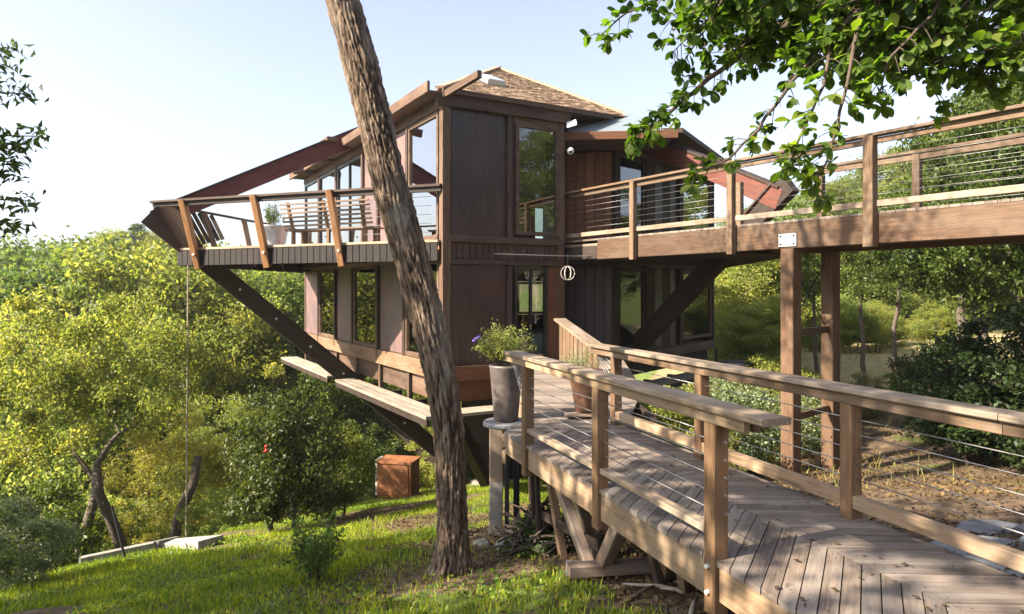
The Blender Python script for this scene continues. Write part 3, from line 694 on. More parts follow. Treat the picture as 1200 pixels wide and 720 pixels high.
# beams beneath
for n in (NL+.02, NC, NR-.02): beam('joist', Bp(tA, n, -.17), Bp(tB, n, -.17), .09, .24, M['dark'], br)
beam('fascia_board', Bp(2.0, E_L+.03, -.15), Bp(3.70, E_L+.03, -.15), .045, .22, M['fascia'], br)
for a, b in ((3.86, 5.40), (5.52, 7.2), (7.36, 8.0)): beam('fascia_board', Bp(a, E_L+.04, -.16), Bp(b, E_L+.04, -.16), .045, .24, M['fascia'], br)
beam('fascia_board', Bp(1.4, E_R-.03, -.15), Bp(8.0, E_R-.03, -.15), .045, .22, M['fascia'], br)
PL = [3.78, 5.46, 7.28]; PR = [4.11, 6.05, 7.93, 2.1, .2]
for t in PL: beam('rail_post', Bp(t, NL-.06, -.36), Bp(t, NL-.06, .93), .115, .115, M['post'], br, up=d_, ch=.008)
for t in PR: beam('rail_post', Bp(t, NR+.02, -.34), Bp(t, NR+.02, .93), .115, .115, M['post'], br, up=d_, ch=.008)
# handrail caps in two lengths each
for a, b in ((3.22, 5.9), (5.906, 7.88)):
    beam('rail_cap', Bp(a, NL-.05, .985), Bp(b, NL-.05, .985), .21, .045, M['cap'], br, ch=.008)
    beam('sub_rail', Bp(max(a, 3.42), NL-.02, .925), Bp(b, NL-.02, .925), .045, .085, M['rail'], br)
    beam('sub_rail', Bp(max(a, 3.42), NL-.10, .925), Bp(b, NL-.10, .925), .045, .085, M['fascia'], br)
for a, b in ((-.4, 2.9), (2.906, 5.9), (5.906, 8.55)):
    beam('rail_cap', Bp(a, NR+.02, .985), Bp(b, NR+.02, .985), .21, .045, M['cap'], br, ch=.008)
    beam('sub_rail', Bp(a, NR-.02, .92), Bp(b, NR-.02, .92), .05, .09, M['rail'], br)
    beam('sub_rail', Bp(a, NR+.07, .92), Bp(b, NR+.07, .92), .045, .09, M['rail'], br)
for a, b in zip(PL[:-1], PL[1:]): beam('bottom_rail', Bp(a+.06, NL-.05, .16), Bp(b-.06, NL-.05, .16), .09, .05, M['cap'], br)
prs = sorted(PR)
for a, b in zip(prs[:-1], prs[1:]): beam('bottom_rail', Bp(a+.06, NR+.02, .13), Bp(b-.06, NR+.02, .13), .09, .10, M['fascia'], br)
for k in range(5):
    z = .30+k*.115
    for a, b in zip(PL[:-1], PL[1:]): cable('rail_cable', Bp(a, NL-.06, z), Bp(b, NL-.06, z), .0045, M['steel'], br)
    for a, b in zip(prs[:-1], prs[1:]): cable('rail_cable', Bp(a, NR+.02, z), Bp(b, NR+.02, z), .0045, M['steel'], br)
    for t, n in ((PL[0]-.06, NL-.03), ): MB().tube([Bp(t+.01, n, z), Bp(t-.012, n, z)], .011, 8).build('cable_end', M['steel'], br)
    cable('rail_cable', Bp(PL[-1], NL-.06, z), Bp(7.86, NL-.05, .9), .0045, M['steel'], br)
    cable('rail_cable', Bp(prs[-1], NR+.02, z), Bp(8.5, NR+.02, .9), .0045, M['steel'], br)
for z in (-.05, -.22): MB().tube([Bp(PL[0], NL-.12, z), Bp(PL[0], NL-.14, z)], .016, 8).build('bolt', M['plate'], br)
# trestle: raking legs on concrete feet
def leg(t0_, n0, t1_, n1, z0, z1, m='slatgrey', s=.10): return beam('trestle_leg', Bp(t0_, n0, z0), Bp(t1_, n1, z1), s, s, M[m], br, up=d_)
gz = lambda t, n: th(Bp(t, n).x, Bp(t, n).y)
leg(5.75, NL+.0, 6.45, NL-.02, gz(5.75, NL)-.0, -.26); leg(6.1, NL+.25, 6.6, NL+.2, gz(6, NL)-.05, -.26)
leg(5.62, NL+.02, 5.2, NL+.0, gz(5.7, NL)+.05, -.26, 'slatgrey', .12); leg(5.3, NL+.5, 4.9, NL+.3, gz(5.3, NL)-.2, -.26, 'rail', .12)
leg(5.0, NL+.35, 5.35, NL+.3, gz(5.2, NL)-.2, -.2, 'dark', .1)
leg(5.8, NR-.1, 6.4, NR-.02, gz(5.7, NR)-.3, -.26, 'dark'); leg(7.3, NL+.04, 7.3, NL, gz(7.3, NL)-.2, -.3, 'dark', .05); leg(7.15, NL+.04, 7.15, NL, gz(7.2, NL)-.2, -.3, 'dark', .05)
leg(6.3, NL+.1, 5.95, NC, gz(6.3, NL)-.1, -.26, 'dark', .09); leg(6.6, NL+.1, 6.9, NL+.05, gz(6.6, NL)-.1, -.26, 'rail', .08); leg(4.75, NL+.4, 4.5, NL+.15, gz(4.7, NL)-.2, -.26, 'rail', .1)
beam('trestle_brace', Bp(5.7, NL+.06, gz(5.7, NL)+.25), Bp(7.2, NL+.06, gz(7.2, NL)+.45), .04, .1, M['dark'], br)
beam('trestle_sill', Bp(5.6, NL-.3, gz(5.6, NL)+.1), Bp(5.2, NR+.1, gz(5.4, NR)+.05), .14, .10, M['slatgrey'], br)
beam('footing', Bp(5.85, NL-.22, gz(5.8, NL-.2)-.0), Bp(5.7, NL+.12, gz(5.8, NL)-.02), .24, .2, M['conc'], br, ch=.02)
# landing between bridge and front door
la = thing('landing_deck', (.9, 12.5, -.2), 'plank landing deck joining the footbridge to the front door', 'deck')
lpoly = [tuple(Bp(8.005, E_L)[:2]), tuple(Bp(8.005, E_R)[:2]), (1.75, 9.9), (2.3, 12.0), (2.9, 18.3), (1.2, 18.5), tuple(H(-.1, 3.1)[:2]), tuple(H(-.1, 1.2)[:2]), (.12, 11.5), (.27, 9.3)]
q = 8.2
while q < 18.4:
    b = clip_poly(clip_poly(lpoly, 0, -1, -q), 0, 1, q+.14)
    if len(b) >= 3:
        cx = sum(p[0] for p in b)/len(b); m = Matrix.Translation(V(cx, q+.07, 0))
        MB().prism([(p[0]-cx, p[1]-q-.07) for p in b], -.04, 0).build('plank', M['deck'], la, mw=m)
    q += .149
for x in (.35, 1.2, 2.0): beam('joist', V(x, 9.6, -.16), V(x, 15.6, -.16), .08, .22, M['dark'], la)
for x, y in ((.35, 10.5), (1.9, 10.8), (2.2, 13.5), (.4, 13.5)): beam('post', V(x, y, th(x, y)-.3), V(x, y, -.1), .14, .14, M['dark'], la, up=(0, 1, 0))
for z in (-.12, -.32): beam('fascia_board', Bp(8.02, E_L, z), V(.26, 9.3, z), .05, .16, M['fascia'], la); beam('fascia_board', V(.255, 9.31, z), V(.1, 11.5, z), .05, .16, M['fascia'], la)
# stair guard beside the landing
sg = thing('stair_guard', (1.1, 13.3, 0), 'short slanted timber stair guard with plank cap beside the front door', 'railing')
ga, gb = V(1.02, 14.6, 1.12), V(1.42, 11.2, .80)
beam('guard_cap', ga, gb, .26, .05, M['cap'], sg)
for k in range(9):
    p = ga.lerp(gb, (k+.5)/9); beam('guard_board', V(p.x, p.y, 0), p-V(0, 0, .03), .30, .04, M['rail'], sg, up=V(1, .1, 0))

# ------------------------------------------------------------------ vegetation helpers
def rotbasis(rs, n, up_bias):
    nrm = rs.normal(size=(n, 3)); nrm[:, 2] += up_bias; nrm /= np.linalg.norm(nrm, axis=1)[:, None]
    t = rs.normal(size=(n, 3)); t -= nrm*(t*nrm).sum(1)[:, None]; t /= np.linalg.norm(t, axis=1)[:, None]
    return nrm, t, np.cross(nrm, t)
def leaf_quads(c, size, rs, aspect=.55, up_bias=.6, fold=.18, tdir=None):
    n = len(c); nrm, t, b = rotbasis(rs, n, up_bias)
    if tdir is not None:
        t = tdir+rs.normal(size=(n, 3))*.25; t /= np.linalg.norm(t, axis=1)[:, None]
        b = np.cross(nrm, t); b /= np.linalg.norm(b, axis=1)[:, None]; nrm = np.cross(t, b)
    s = (size*rs.uniform(.65, 1.3, n))[:, None]
    v = np.stack([c-t*s*.5, c+b*s*aspect*.5+nrm*s*fold, c+t*s*.5, c-b*s*aspect*.5+nrm*s*fold], 1).reshape(-1, 3)
    return v, np.arange(4*n).reshape(-1, 4)
def tree_meshes(name, seed, h, rx, rz, zc, ntip, nleaf, lsize, lmat, bmat, trunk_r=.16, fork=.3, clump=.55, aspect=.55, lean=0, multi=1, conical=False):
    """returns (trunk mesh, crown mesh): limbs reach out to clumps of leaves spread through an uneven crown"""
    rs = np.random.RandomState(seed); mb = MB(); tips = []
    while len(tips) < ntip:
        p = rs.uniform(-1, 1, 3); r = np.linalg.norm(p)
        if r > 1 or r < .35: continue
        lump = .72+.55*vnoise(p[0]*1.7+seed, p[1]*1.7+5, p[2]*1.7+9)
        if r > lump: continue
        if conical: k = 1.05-.9*(p[2]+1)/2; p = np.array([p[0]*k, p[1]*k, p[2]])
        q = np.array([p[0]*rx+lean*(p[2]+1)*.3, p[1]*rx, zc+p[2]*rz])
        if q[2] < h*.12: continue
        tips.append(q)
    tips = np.array(tips); nodes = []; rad = []
    for m in range(multi):
        a = 2*math.pi*m/multi+seed; base = np.array([math.cos(a), math.sin(a), 0])*(.22*(multi > 1))
        n = 7; pts = []; top = h*fork if not conical else h*.92
        sp = (.35 if multi > 1 else .06)*h*fork
        for i in range(n):
            f_ = i/(n-1); pts.append(base+np.array([math.cos(a)*sp*f_+lean*f_*.5, math.sin(a)*sp*f_, -.4+f_*(top+.4)])+rs.normal(size=3)*.05*h/8*(i > 0))
        rr = [trunk_r*(1.35-.65*i/(n-1)) if not conical else trunk_r*(1.2-1.1*i/(n-1)) for i in range(n)]; rr[0] *= 1.3
        mb.tube(pts, rr, 9); nodes += pts[(3 if not conical else 1):]; rad += rr[(3 if not conical else 1):]
    order = np.argsort(np.linalg.norm(tips-np.array([0, 0, h*fork]), axis=1))
    for ii in order:
        tp = tips[ii]; nd = np.array(nodes); dist = np.linalg.norm(nd-tp, axis=1)+1.4*np.maximum(0, nd[:, 2]-tp[2]); j = int(np.argmin(dist)); a = nd[j]
        r0 = min(rad[j]*.75, .035+.045*np.linalg.norm(tp-a)); L = np.linalg.norm(tp-a)
        m1 = a+(tp-a)*.35+np.array([0, 0, .10*L])+rs.normal(size=3)*.07*L; m2 = a+(tp-a)*.7+np.array([0, 0, .10*L])+rs.normal(size=3)*.07*L
        mb.tube([a, m1, m2, tp], [r0, r0*.8, r0*.6, .012], 5, False); nodes += [m1, m2, tp]; rad += [r0*.8, r0*.6, .02]
    per = nleaf//ntip; c = []
    for tp in tips:
        k = int(per*rs.uniform(.5, 1.5)); g = rs.normal(size=(k, 3)); g /= (np.linalg.norm(g, axis=1)[:, None]+1e-6)
        g *= (rs.uniform(0, 1, (k, 1))**.38)*clump*rs.uniform(.55, 1.4)*(1+.35*rs.normal(size=(k, 1))*(rs.rand(k, 1) < .25)); g[:, 2] *= .62; c.append(tp+g)
    c = np.concatenate(c); v, f_ = leaf_quads(c, lsize, rs, aspect)
    return mb.data(name+'_trunk', bmat, True), np_mesh(name+'_crown', v, f_, lmat)
def place(name, meshes, x, y, label, cat='tree', group=None, ztop=None, h0=10., sc_=None, rz=None, sxy=1.0, dz=-.1):
    z = th(x, y)+dz
    if sc_ is None: sc_ = max(.2, (ztop-z)/h0)
    rz = random.uniform(0, 6.28) if rz is None else rz
    mw = Matrix.Translation(V(x, y, z)) @ Matrix.Rotation(rz, 4, 'Z') @ Matrix.Diagonal((sc_*sxy, sc_*sxy, sc_, 1))
    r = link(name, None, None, mw); tag(r, label, cat, group)
    link('trunk', meshes[0], r, mw); link('crown', meshes[1], r, mw)
    return r
def pxp(px, dep): return (px-600)/800*dep, dep
def ztop_of(py, dep): return 1.75+(340-py)/800*dep

TA = [tree_meshes('broadleaf', 11+i, 10, 3.3, 3.6, 6.2, 62, 27000, .15, M['leafA'], M['bark3'], .2, .34, .85) for i in range(3)]
TB = [tree_meshes('dark_oak', 31+i, 10, 3.6, 3.5, 6.2, 66, 27000, .16, M['leafB'], M['bark2'], .2, .32, .85, multi=1+i) for i in range(2)]
TC = tree_meshes('willow', 41, 6, 1.9, 2.6, 3.3, 90, 16000, .17, M['leafC'], M['bark2'], .08, .25, .5, .16, multi=3)
TD = tree_meshes('conifer', 51, 12, 2.3, 5.6, 6.4, 110, 15000, .26, M['leafD'], M['bark2'], .18, .3, .6, .3, conical=True)
TS = [tree_meshes('shrub', 61+i, 3, 1.35, 1.35, 1.45, 90, 16000, .085, mt, M['twig'], .05, .18, .34, .5, multi=4) for i, mt in enumerate((M['leafB'], M['leafP'], M['sage'], M['leafK']))]
TW = [tree_meshes('thicket', 101+i, 6, 2.6, 2.9, 3.0, 55, 20000, .14, M['leafP'] if i else M['leafA'], M['bark3'], .09, .2, .72, .5, multi=4) for i in range(2)]
TT = [tree_meshes('thin_tree', 71+i, 10, 2.3, 2.6, 7.2, 80, 9000, .16, M['leafB'], M['bark2'], .13, .52, .55, lean=1.2*i) for i in range(2)]

# ---- valley trees left of the house
TF = [tree_meshes('tall_fork_tree', 91+i, 10, 2.7, 2.3, 7.4, 60, 12000, .13, M['leafA'], M['bark2'], .2, .42, .62, multi=2+i) for i in range(2)]
GV = 'broadleaf trees in the valley beyond the lawn'
side = ['in the second row of the valley', 'left of the forked tree', 'behind the many stemmed tree', 'deep in the valley under the deck', 'glimpsed under the house floor', 'whose top meets the hill line', 'beside the hanging chain', 'partly behind the strut', 'at the valley edge near the lawn', 'below the far hill', 'under the prow of the deck']
for i, (px, dep, py) in enumerate(((150, 30, 292), (55, 33, 300), (255, 32, 305), (330, 35, 318), (5, 36, 310), (110, 40, 285), (215, 41, 284), (420, 36, 330), (300, 46, 300), (20, 46, 288), (480, 40, 345))):
    x, y = pxp(px, dep); place('valley_tree', TA[i % 3], x, y, 'sunlit yellow green tree '+side[i % 11], 'tree', GV, ztop_of(py, dep), 9.9, sxy=1.12 if dep < 30 else 1.0)
for i, (px, dep, py, lb) in enumerate(((174, 17.5, 330, 'forked pale trunked tree with a high yellow green crown beside the chain'), (42, 17, 345, 'many stemmed pale trunked tree above the sage bush'), (262, 28, 350, 'pale trunked tree rising behind the willow shrubs'), (100, 24, 330, 'slender forked tree between two pale trunked valley trees'))):
    x, y = pxp(px, dep); place('forked_tree', TF[i % 2], x, y, lb, 'tree', None, ztop_of(py, dep), 9.8, sxy=.85)
for i, (px, dep, py, lb) in enumerate(((305, 31, 340, 'dark oak just below the prow of the deck'), (372, 29, 425, 'dark oak behind the strut and the lawn bushes'), (440, 29, 430, 'dark oak in the gap under the house ledge'))):
    x, y = pxp(px, dep); place('valley_oak', TB[i % 2], x, y, lb, 'tree', 'dark oaks in the valley', ztop_of(py, dep), 9.9)
GH = 'trees on the far hill'
rgh = random.Random(4)
for i in range(26):
    px = -30+i*17+rgh.uniform(-9, 9); dep = rgh.uniform(60, 92); x, y = pxp(px, dep); con = i % 3 != 0
    py = 298-38*math.exp(-((px-165)/70)**2)+rgh.uniform(-6, 12)-(8 if px < 60 else 0)
    place('hill_conifer' if con else 'hill_tree', TD if con else TA[i % 2], x, y, 'green conifer on the far hilltop behind the valley' if con else 'round crowned tree among the far hilltop conifers', 'tree', GH+(' conifers' if con else ' broadleaf'), max(ztop_of(py, dep), th(x, y)+3), 12 if con else 9.9, sxy=1.5 if con else 1.1)
# understory left
x, y = pxp(330, 14.2); place('lawn_bush', TS[3], x, y, 'big dark leafy bush at the edge of the lawn behind the concrete pad', 'bush', None, ztop_of(450, 14.2), 2.75, sxy=.8)
x, y = pxp(390, 15.8); place('lawn_bush', TS[0], x, y, 'dark bush growing beneath the strut next to the bigger bush', 'bush', None, ztop_of(500, 15.8), 2.75, sxy=.9)
x, y = pxp(205, 19); place('willow_shrub', TC, x, y, 'pale feathery willow shrub rising behind the concrete curb', 'shrub', None, ztop_of(480, 19), 5.8, sxy=1.0)
x, y = pxp(258, 21); place('willow_shrub', TC, x, y, 'pale willow shrub half hidden behind the big dark bush', 'shrub', None, ztop_of(465, 21), 5.8, sxy=1.1)
x, y = pxp(14, 10.6); place('sage_bush', TS[2], x, y, 'grey green sage bush at the lower edge of the lawn', 'bush', None, ztop_of(590, 10.6), 2.75, sxy=1.1)
for i, (px, dep, py, lb) in enumerate(((20, 27, 440, 'pale thicket bush behind the many stemmed tree'), (75, 29, 425, 'pale thicket bush between the pale trunks'), (130, 27, 440, 'pale thicket bush left of the chain behind the fork'), (190, 29, 430, 'pale thicket bush behind the forked trunk'), (240, 27, 450, 'pale thicket bush behind the willow shrubs'), (290, 30, 430, 'pale thicket bush behind the big dark bush'), (345, 30, 430, 'pale thicket bush behind the strut'), (470, 31, 440, 'pale thicket bush under the house'), (555, 33, 450, 'pale thicket bush beneath the house floor'))):
    x, y = pxp(px, dep); place('thicket_bush', TW[i % 2], x, y, lb, 'bush', 'thicket bushes in the valley', ztop_of(py, dep), 5.9, sxy=.8)
for i, (px, dep, py, lb) in enumerate(((95, 18.5, 590, 'low leafy shrub behind the leaning stake'), (138, 20, 585, 'dark low shrub under the forked tree'), (20, 15, 560, 'dark shrub behind the sage bush'), (250, 17.5, 575, 'yellow green shrub between the chain and the big bush'), (435, 23, 520, 'dark shrub behind the rusty cabinet'), (510, 24, 500, 'bright shrub under the house ledge'), (548, 23, 515, 'dark shrub seen between the trunk and the timber pier'), (60, 23, 520, 'dark shrub filling the gap under the many stemmed tree'), (190, 25, 490, 'dark shrub deep in the valley behind the willow'))):
    x, y = pxp(px, dep); place('valley_shrub', TS[i % 2], x, y, lb, 'shrub', 'shrubs in the valley undergrowth', ztop_of(py, dep), 2.75, sxy=.9)
# ---- right side
sr = ['behind the right wall of the house', 'just left of the near walkway column', 'framed between the two walkway columns', 'behind the slim trees', 'at the far side of the meadow', 'behind the dark oaks', 'above the meadow under the walkway', 'filling the gap beside the house corner', 'hidden mostly by the house']
for i, (px, dep, py) in enumerate(((858, 50, 262), (905, 46, 275), (950, 55, 225), (1000, 48, 232), (1060, 52, 215), (1120, 50, 205), (1180, 48, 190), (880, 62, 240), (815, 58, 262))):
    x, y = pxp(px, dep); place('slope_tree', TA[i % 3], x, y, 'bright yellow green tree '+sr[i], 'tree', 'bright trees beyond the walkway', ztop_of(py, dep), 9.9, sxy=1.3)
for i, (px, dep, py, lb) in enumerate(((1128, 23, 135, 'dark oak behind the far railing post of the walkway'), (1175, 17.5, 55, 'tallest dark oak rising above the walkway handrails'), (1240, 15, 40, 'dark oak at the outer end of the walkway'))):
    x, y = pxp(px, dep); place('slope_oak', TB[i % 2], x, y, lb, 'tree', 'dark oaks beside the walkway', ztop_of(py, dep), 9.9, sxy=.8)
rgm = random.Random(21)
for i in range(22):
    px = 842+i*15+rgm.uniform(-6, 6); dep = rgm.uniform(32, 40); x, y = pxp(px, dep)
    place('slope_thicket', TW[i % 2], x, y, 'tall sunlit bush in the dense thicket seen beneath the walkway', 'bush', 'thicket bushes beneath the walkway', ztop_of(rgm.uniform(235, 320), dep), 5.9, sxy=1.05)
for i in range(20):
    px = 840+i*15+rgm.uniform(-8, 8); dep = rgm.uniform(27, 32); x, y = pxp(px, dep)
    place('meadow_shrub', TW[1] if i % 3 else TC, x, y, 'leafy shrub at the meadow edge under the walkway' if i % 3 else 'pale willow shrub at the meadow edge under the walkway', 'shrub', 'meadow shrubs' if i % 3 else 'meadow willows', ztop_of(rgm.uniform(345, 395), dep), 5.9 if i % 3 else 5.8, sxy=1.2)
for i, (px, dep, py, lb) in enumerate(((1000, 50, 205, 'green tree seen above the walkway deck next to the strut tip'), (1060, 47, 175, 'green tree behind the walkway railing cables'), (1130, 45, 140, 'tall green tree behind the dark oaks'), (1205, 44, 110, 'tall green tree at the far end of the walkway'), (950, 52, 222, 'green tree just above the walkway deck'), (975, 43, 215, 'green tree between the strut tip and the walkway post'), (1030, 42, 185, 'green tree framed by the walkway handrails'), (1085, 40, 165, 'green tree beside the far railing post'), (1160, 41, 125, 'green tree between the two dark oaks'), (1235, 38, 95, 'green tree beyond the last walkway post'), (1110, 52, 150, 'green tree high on the slope behind the walkway'))):
    x, y = pxp(px, dep); place('rail_tree', TA[i % 3], x, y, lb, 'tree', None, ztop_of(py, dep), 9.9, sxy=1.0)
for i, (px, dep, py, lb) in enumerate(((1014, 20, 235, 'slim straight grey trunked tree beyond the walkway posts'), (1046, 19, 225, 'slim forked tree leaning right beyond the walkway posts'), (958, 23, 250, 'thin sapling with a slanting trunk between the walkway posts'))):
    x, y = pxp(px, dep); place('slim_tree', TT[i % 2], x, y, lb, 'tree', None, ztop_of(py, dep), 9.8, sxy=.8, rz=0)
for i, (px, dep, py, m, lb) in enumerate(((1150, 12.5, 385, 3, 'dense dark round bush beside the dirt slope'), (1215, 11.5, 350, 3, 'tall dark bush at the top of the dirt slope'), (1105, 15, 400, 3, 'dark bush in the shade behind the round bush'),
        (800, 11.5, 455, 1, 'bright leafy shrub below the footbridge railing'), (760, 13, 470, 1, 'bright shrub under the landing beside the strut'), (850, 13.5, 445, 2, 'grey green shrub near the walkway column foot'), (900, 16, 420, 1, 'sunlit shrub behind the near walkway column'), (955, 15, 450, 2, 'grey green sage shrub between the walkway columns'), (1010, 17, 440, 2, 'low grey green shrub at the foot of the slim trees'), (1060, 18, 430, 1, 'low sunlit shrub at the meadow edge'))):
    x, y = pxp(px, dep); place('slope_bush', TS[m], x, y, lb, 'bush', None, ztop_of(py, dep), 2.75, sxy=1.1)
# trees on the hillside outside the view: they throw the dappled shade and stand in the window reflections
TO = [tree_meshes('open_oak', 81+i, 10, 3.8, 3.2, 6.6, 95, 7600, .21, M['leafB'], M['bark2'], .2, .35, .75) for i in range(2)]
for i, (x, y, s_) in enumerate(((-9.4, 1.0, 1.2), (-15.0, 2.6, 1.2), (-11.5, -7.5, 1.3), (-20.5, 0, 1.4))):
    place('shade_oak', TO[i % 2], x, y, 'spreading oak on the hillside left of the lawn', 'tree', 'oaks left of the lawn', sc_=s_, rz=i*1.3)
for i, (x, y, s_) in enumerate(((15, 9, .9), (19, 4, 1.0), (14, 1.0, .8), (24, 8, 1.1), (22, 13, 1.0))):
    place('hillside_oak', TA[i % 3], x, y, 'sunlit oak on the bank above the right end of the walkway', 'tree', 'oaks on the bank', sc_=s_, rz=i*1.7)

# ------------------------------------------------------------------ big leaning trunk
cl = [(-.9, 530, 720, 7.3, 46), (0, 529, 672, 7.3, 46), (1, 530, 640, 7.3, 42), (2, 530, 580, 7.3, 39), (3, 524, 480, 7.32, 43), (4, 503, 380, 7.35, 47), (5, 484, 310, 7.38, 49), (6, 466, 250, 7.4, 50), (7, 450, 190, 7.42, 49), (8, 436, 130, 7.45, 49), (9, 419, 60, 7.5, 49), (10, 401, 0, 7.55, 48), (11, 378, -80, 7.6, 46), (12, 350, -170, 7.7, 42), (13, 322, -260, 7.8, 36)]
cp = np.array([[(px-600)/800*d, d, 1.75+(340-py)/800*d, wd*d/800/2*.83] for _, px, py, d, wd in cl])
nseg, nr = 520, 120; tt_ = np.linspace(0, len(cp)-1, nseg)
cc = np.stack([np.interp(tt_, np.arange(len(cp)), cp[:, k]) for k in range(4)], 1)
for k in range(4):
    ker = np.ones(31)/31; pad = np.pad(cc[:, k], 15, mode='edge'); cc[:, k] = np.convolve(pad, ker, 'valid')
th_ = np.linspace(0, 2*np.pi, nr, endpoint=False)
TH, ZI = np.meshgrid(th_, np.arange(nseg)); zz = cc[ZI, 2]
ca, sa = np.cos(TH), np.sin(TH)
wv = fbm(ca*2.2+3, sa*2.2+7, zz*1.6, 3)
rid = np.abs(vnoise(ca*6.5+wv*5+11, sa*6.5+wv*5+2, zz*4.2+wv*5)-.5)*2
rid2 = np.abs(vnoise(ca*14+wv*6+21, sa*14+wv*6+5, zz*13+wv*6)-.5)*2
fine = fbm(ca*16, sa*16, zz*16, 3)
ridge = np.clip(rid**.6*.65+rid2**.7*.35, 0, 1)
rr_ = cc[ZI, 3]*(1+.16*fbm(ca*1.1, sa*1.1, zz*1.2, 2))+.046*(ridge-.5)+.04*fine
flare = np.exp(-np.maximum(0, zz-(-1.35))/.2)*.07*(1+.9*np.cos(TH*4+1)+.5*np.cos(TH*7)); rr_ = rr_+flare
vx = cc[ZI, 0]+rr_*ca; vy = cc[ZI, 1]+rr_*sa
ti = np.arange(nseg*nr).reshape(nseg, nr); t2 = np.roll(ti, -1, 1)
tf_ = np.stack([ti[:-1], t2[:-1], t2[1:], ti[1:]], -1).reshape(-1, 4)
tme = np_mesh('trunk', np.stack([vx, vy, zz], -1).reshape(-1, 3), tf_, M['bark'], True)
at = tme.attributes.new('ridge', 'FLOAT', 'POINT'); at.data.foreach_set('value', np.clip(ridge+fine*.5, 0, 1).ravel().astype(np.float32))
bt = thing('leaning_tree', (cp[1][0], cp[1][1], cp[1][2]), 'tall leaning tree with deeply furrowed brown bark on the lawn', 'tree')
link('trunk', tme, bt)
top = V(*cp[-1][:3]); rs = np.random.RandomState(8); lm = MB(); tipsT = []
for k in range(9):
    a = k*2.4; e_ = top+V(math.cos(a)*rs.uniform(1.0, 2.6)-.6, math.sin(a)*rs.uniform(1, 2.2), rs.uniform(1.2, 3.2))
    st = V(*cp[-2][:3]).lerp(top, .5+.055*k); lm.tube([st, st.lerp(e_, .4)+V(0, 0, .25), e_], [.09, .06, .025], 7); tipsT += [np.array(e_), np.array(st.lerp(e_, .65)+V(0, 0, .2))]
lm.build('limb', M['bark2'], bt, True)
cT = np.concatenate([t+rs.normal(size=(260, 3))*[.55, .55, .32] for t in tipsT]); v, f_ = leaf_quads(cT, .10, rs)
tag(link('crown', np_mesh('crown', v, f_, M['leafB']), bt), kind='stuff')

# ------------------------------------------------------------------ overhanging branch, top right
ov = thing('overhanging_tree', (7.2, 1.6, th(7.2, 1.6)), 'broad leaved tree reaching leafy boughs over the walkway', 'tree')
def Q(px, py, d): return V((px-600)/800*d, d, 1.75+(340-py)/800*d)
ob = MB(); orng = random.Random(12); ors = np.random.RandomState(12); sprays = []
tb = V(7.2, 1.6, th(7.2, 1.6)-.3)
MB().tube([tb, V(7.1, 1.7, 1.5), V(6.8, 2.0, 3.2), V(6.2, 2.5, 4.6), V(5.4, 3.2, 5.4)], [.3, .25, .22, .18, .13], 14).build('trunk', M['bark'], ov, True)
def bough(pts, r0, r1, dens=1.0, spread=.16):
    P_ = [Q(*p) if not isinstance(p, Vector) else p for p in pts]; n = len(P_); pts2 = []
    for i in range(n-1):
        for k in range(4): pts2.append(P_[i].lerp(P_[i+1], k/4)+V(*[orng.uniform(-.007, .007) for _ in range(3)]))
    pts2.append(P_[-1]); m = len(pts2)
    ob.tube(pts2, [r0+(r1-r0)*i/(m-1) for i in range(m)], 6)
    L = sum((pts2[i+1]-pts2[i]).length for i in range(m-1)); cnt = int(L/.05*dens)
    for c in range(cnt):
        f_ = (c+orng.random())/cnt; i = min(m-2, int(f_*(m-1))); p = pts2[i].lerp(pts2[i+1], f_*(m-1)-i); t = (pts2[i+1]-pts2[i]).normalized()
        side = V(*[orng.gauss(0, 1) for _ in range(3)]); side = (side-t*side.dot(t)).normalized(); e_ = p+(side*.9+t*.6).normalized()*orng.uniform(.05, spread)+V(0, 0, -.02)
        ob.tube([p, p.lerp(e_, .5)+V(0, 0, .01), e_], [.004, .003, .002], 4, False); sprays.append((e_, (e_-p).normalized()))
    sprays.append((P_[-1], (P_[-1]-P_[-2]).normalized()))
src = V(5.4, 3.2, 5.4)
bough([src, (1130, -60, 4.4), (975, 0, 4.5), (890, 48, 4.7), (812, 108, 4.9), (773, 143, 5.0), (742, 160, 5.05)], .035, .006, .8, .15)
bough([(1130, -60, 4.4), (1010, 10, 4.3), (975, 39, 4.3), (930, 95, 4.35), (888, 152, 4.4), (853, 188, 4.45), (815, 203, 4.5)], .022, .005, .85, .14)
bough([(1010, 10, 4.3), (1000, 60, 4.1), (985, 130, 4.1), (968, 190, 4.1), (955, 218, 4.1)], .014, .004, 1.15, .15)
bough([(975, 39, 4.3), (965, 100, 4.2), (935, 165, 4.25), (925, 190, 4.25)], .012, .004, 1.2, .17)
bough([(975, 0, 4.5), (860, -25, 4.7), (780, -5, 4.8), (735, 15, 4.85), (703, 42, 4.9)], .016, .004, .75, .15)
bough([(860, -25, 4.7), (830, 30, 4.8), (800, 75, 4.9)], .01, .004, .8, .16)
bough([(1130, -60, 4.4), (1090, 20, 4.2), (1040, 70, 4.1), (1030, 110, 4.1)], .014, .004, 1.0, .2)
bough([(1130, -60, 4.4), (1120, 10, 4.6), (1095, 60, 4.7), (1090, 92, 4.7), (1103, 128, 4.7)], .012, .003, .55, .14)
bough([src, (1230, -30, 4.6), (1190, 30, 4.7), (1160, 70, 4.8), (1150, 95, 4.8)], .02, .004, 1.0, .2)
for k in range(95):   # the thick of the canopy along the top
    px = orng.uniform(820, 1250); py = orng.uniform(-90, 30 if px < 900 else 62); d = orng.uniform(4.0, 5.6)
    bough([(px+orng.uniform(20, 90), py-70, d), (px, py, d+.05), (px-orng.uniform(20, 70), py+orng.uniform(5, 45), d+.1)], .010, .003, 1.25, .2)
tag(ob.build('branches', M['twig'], ov, True), kind='stuff')
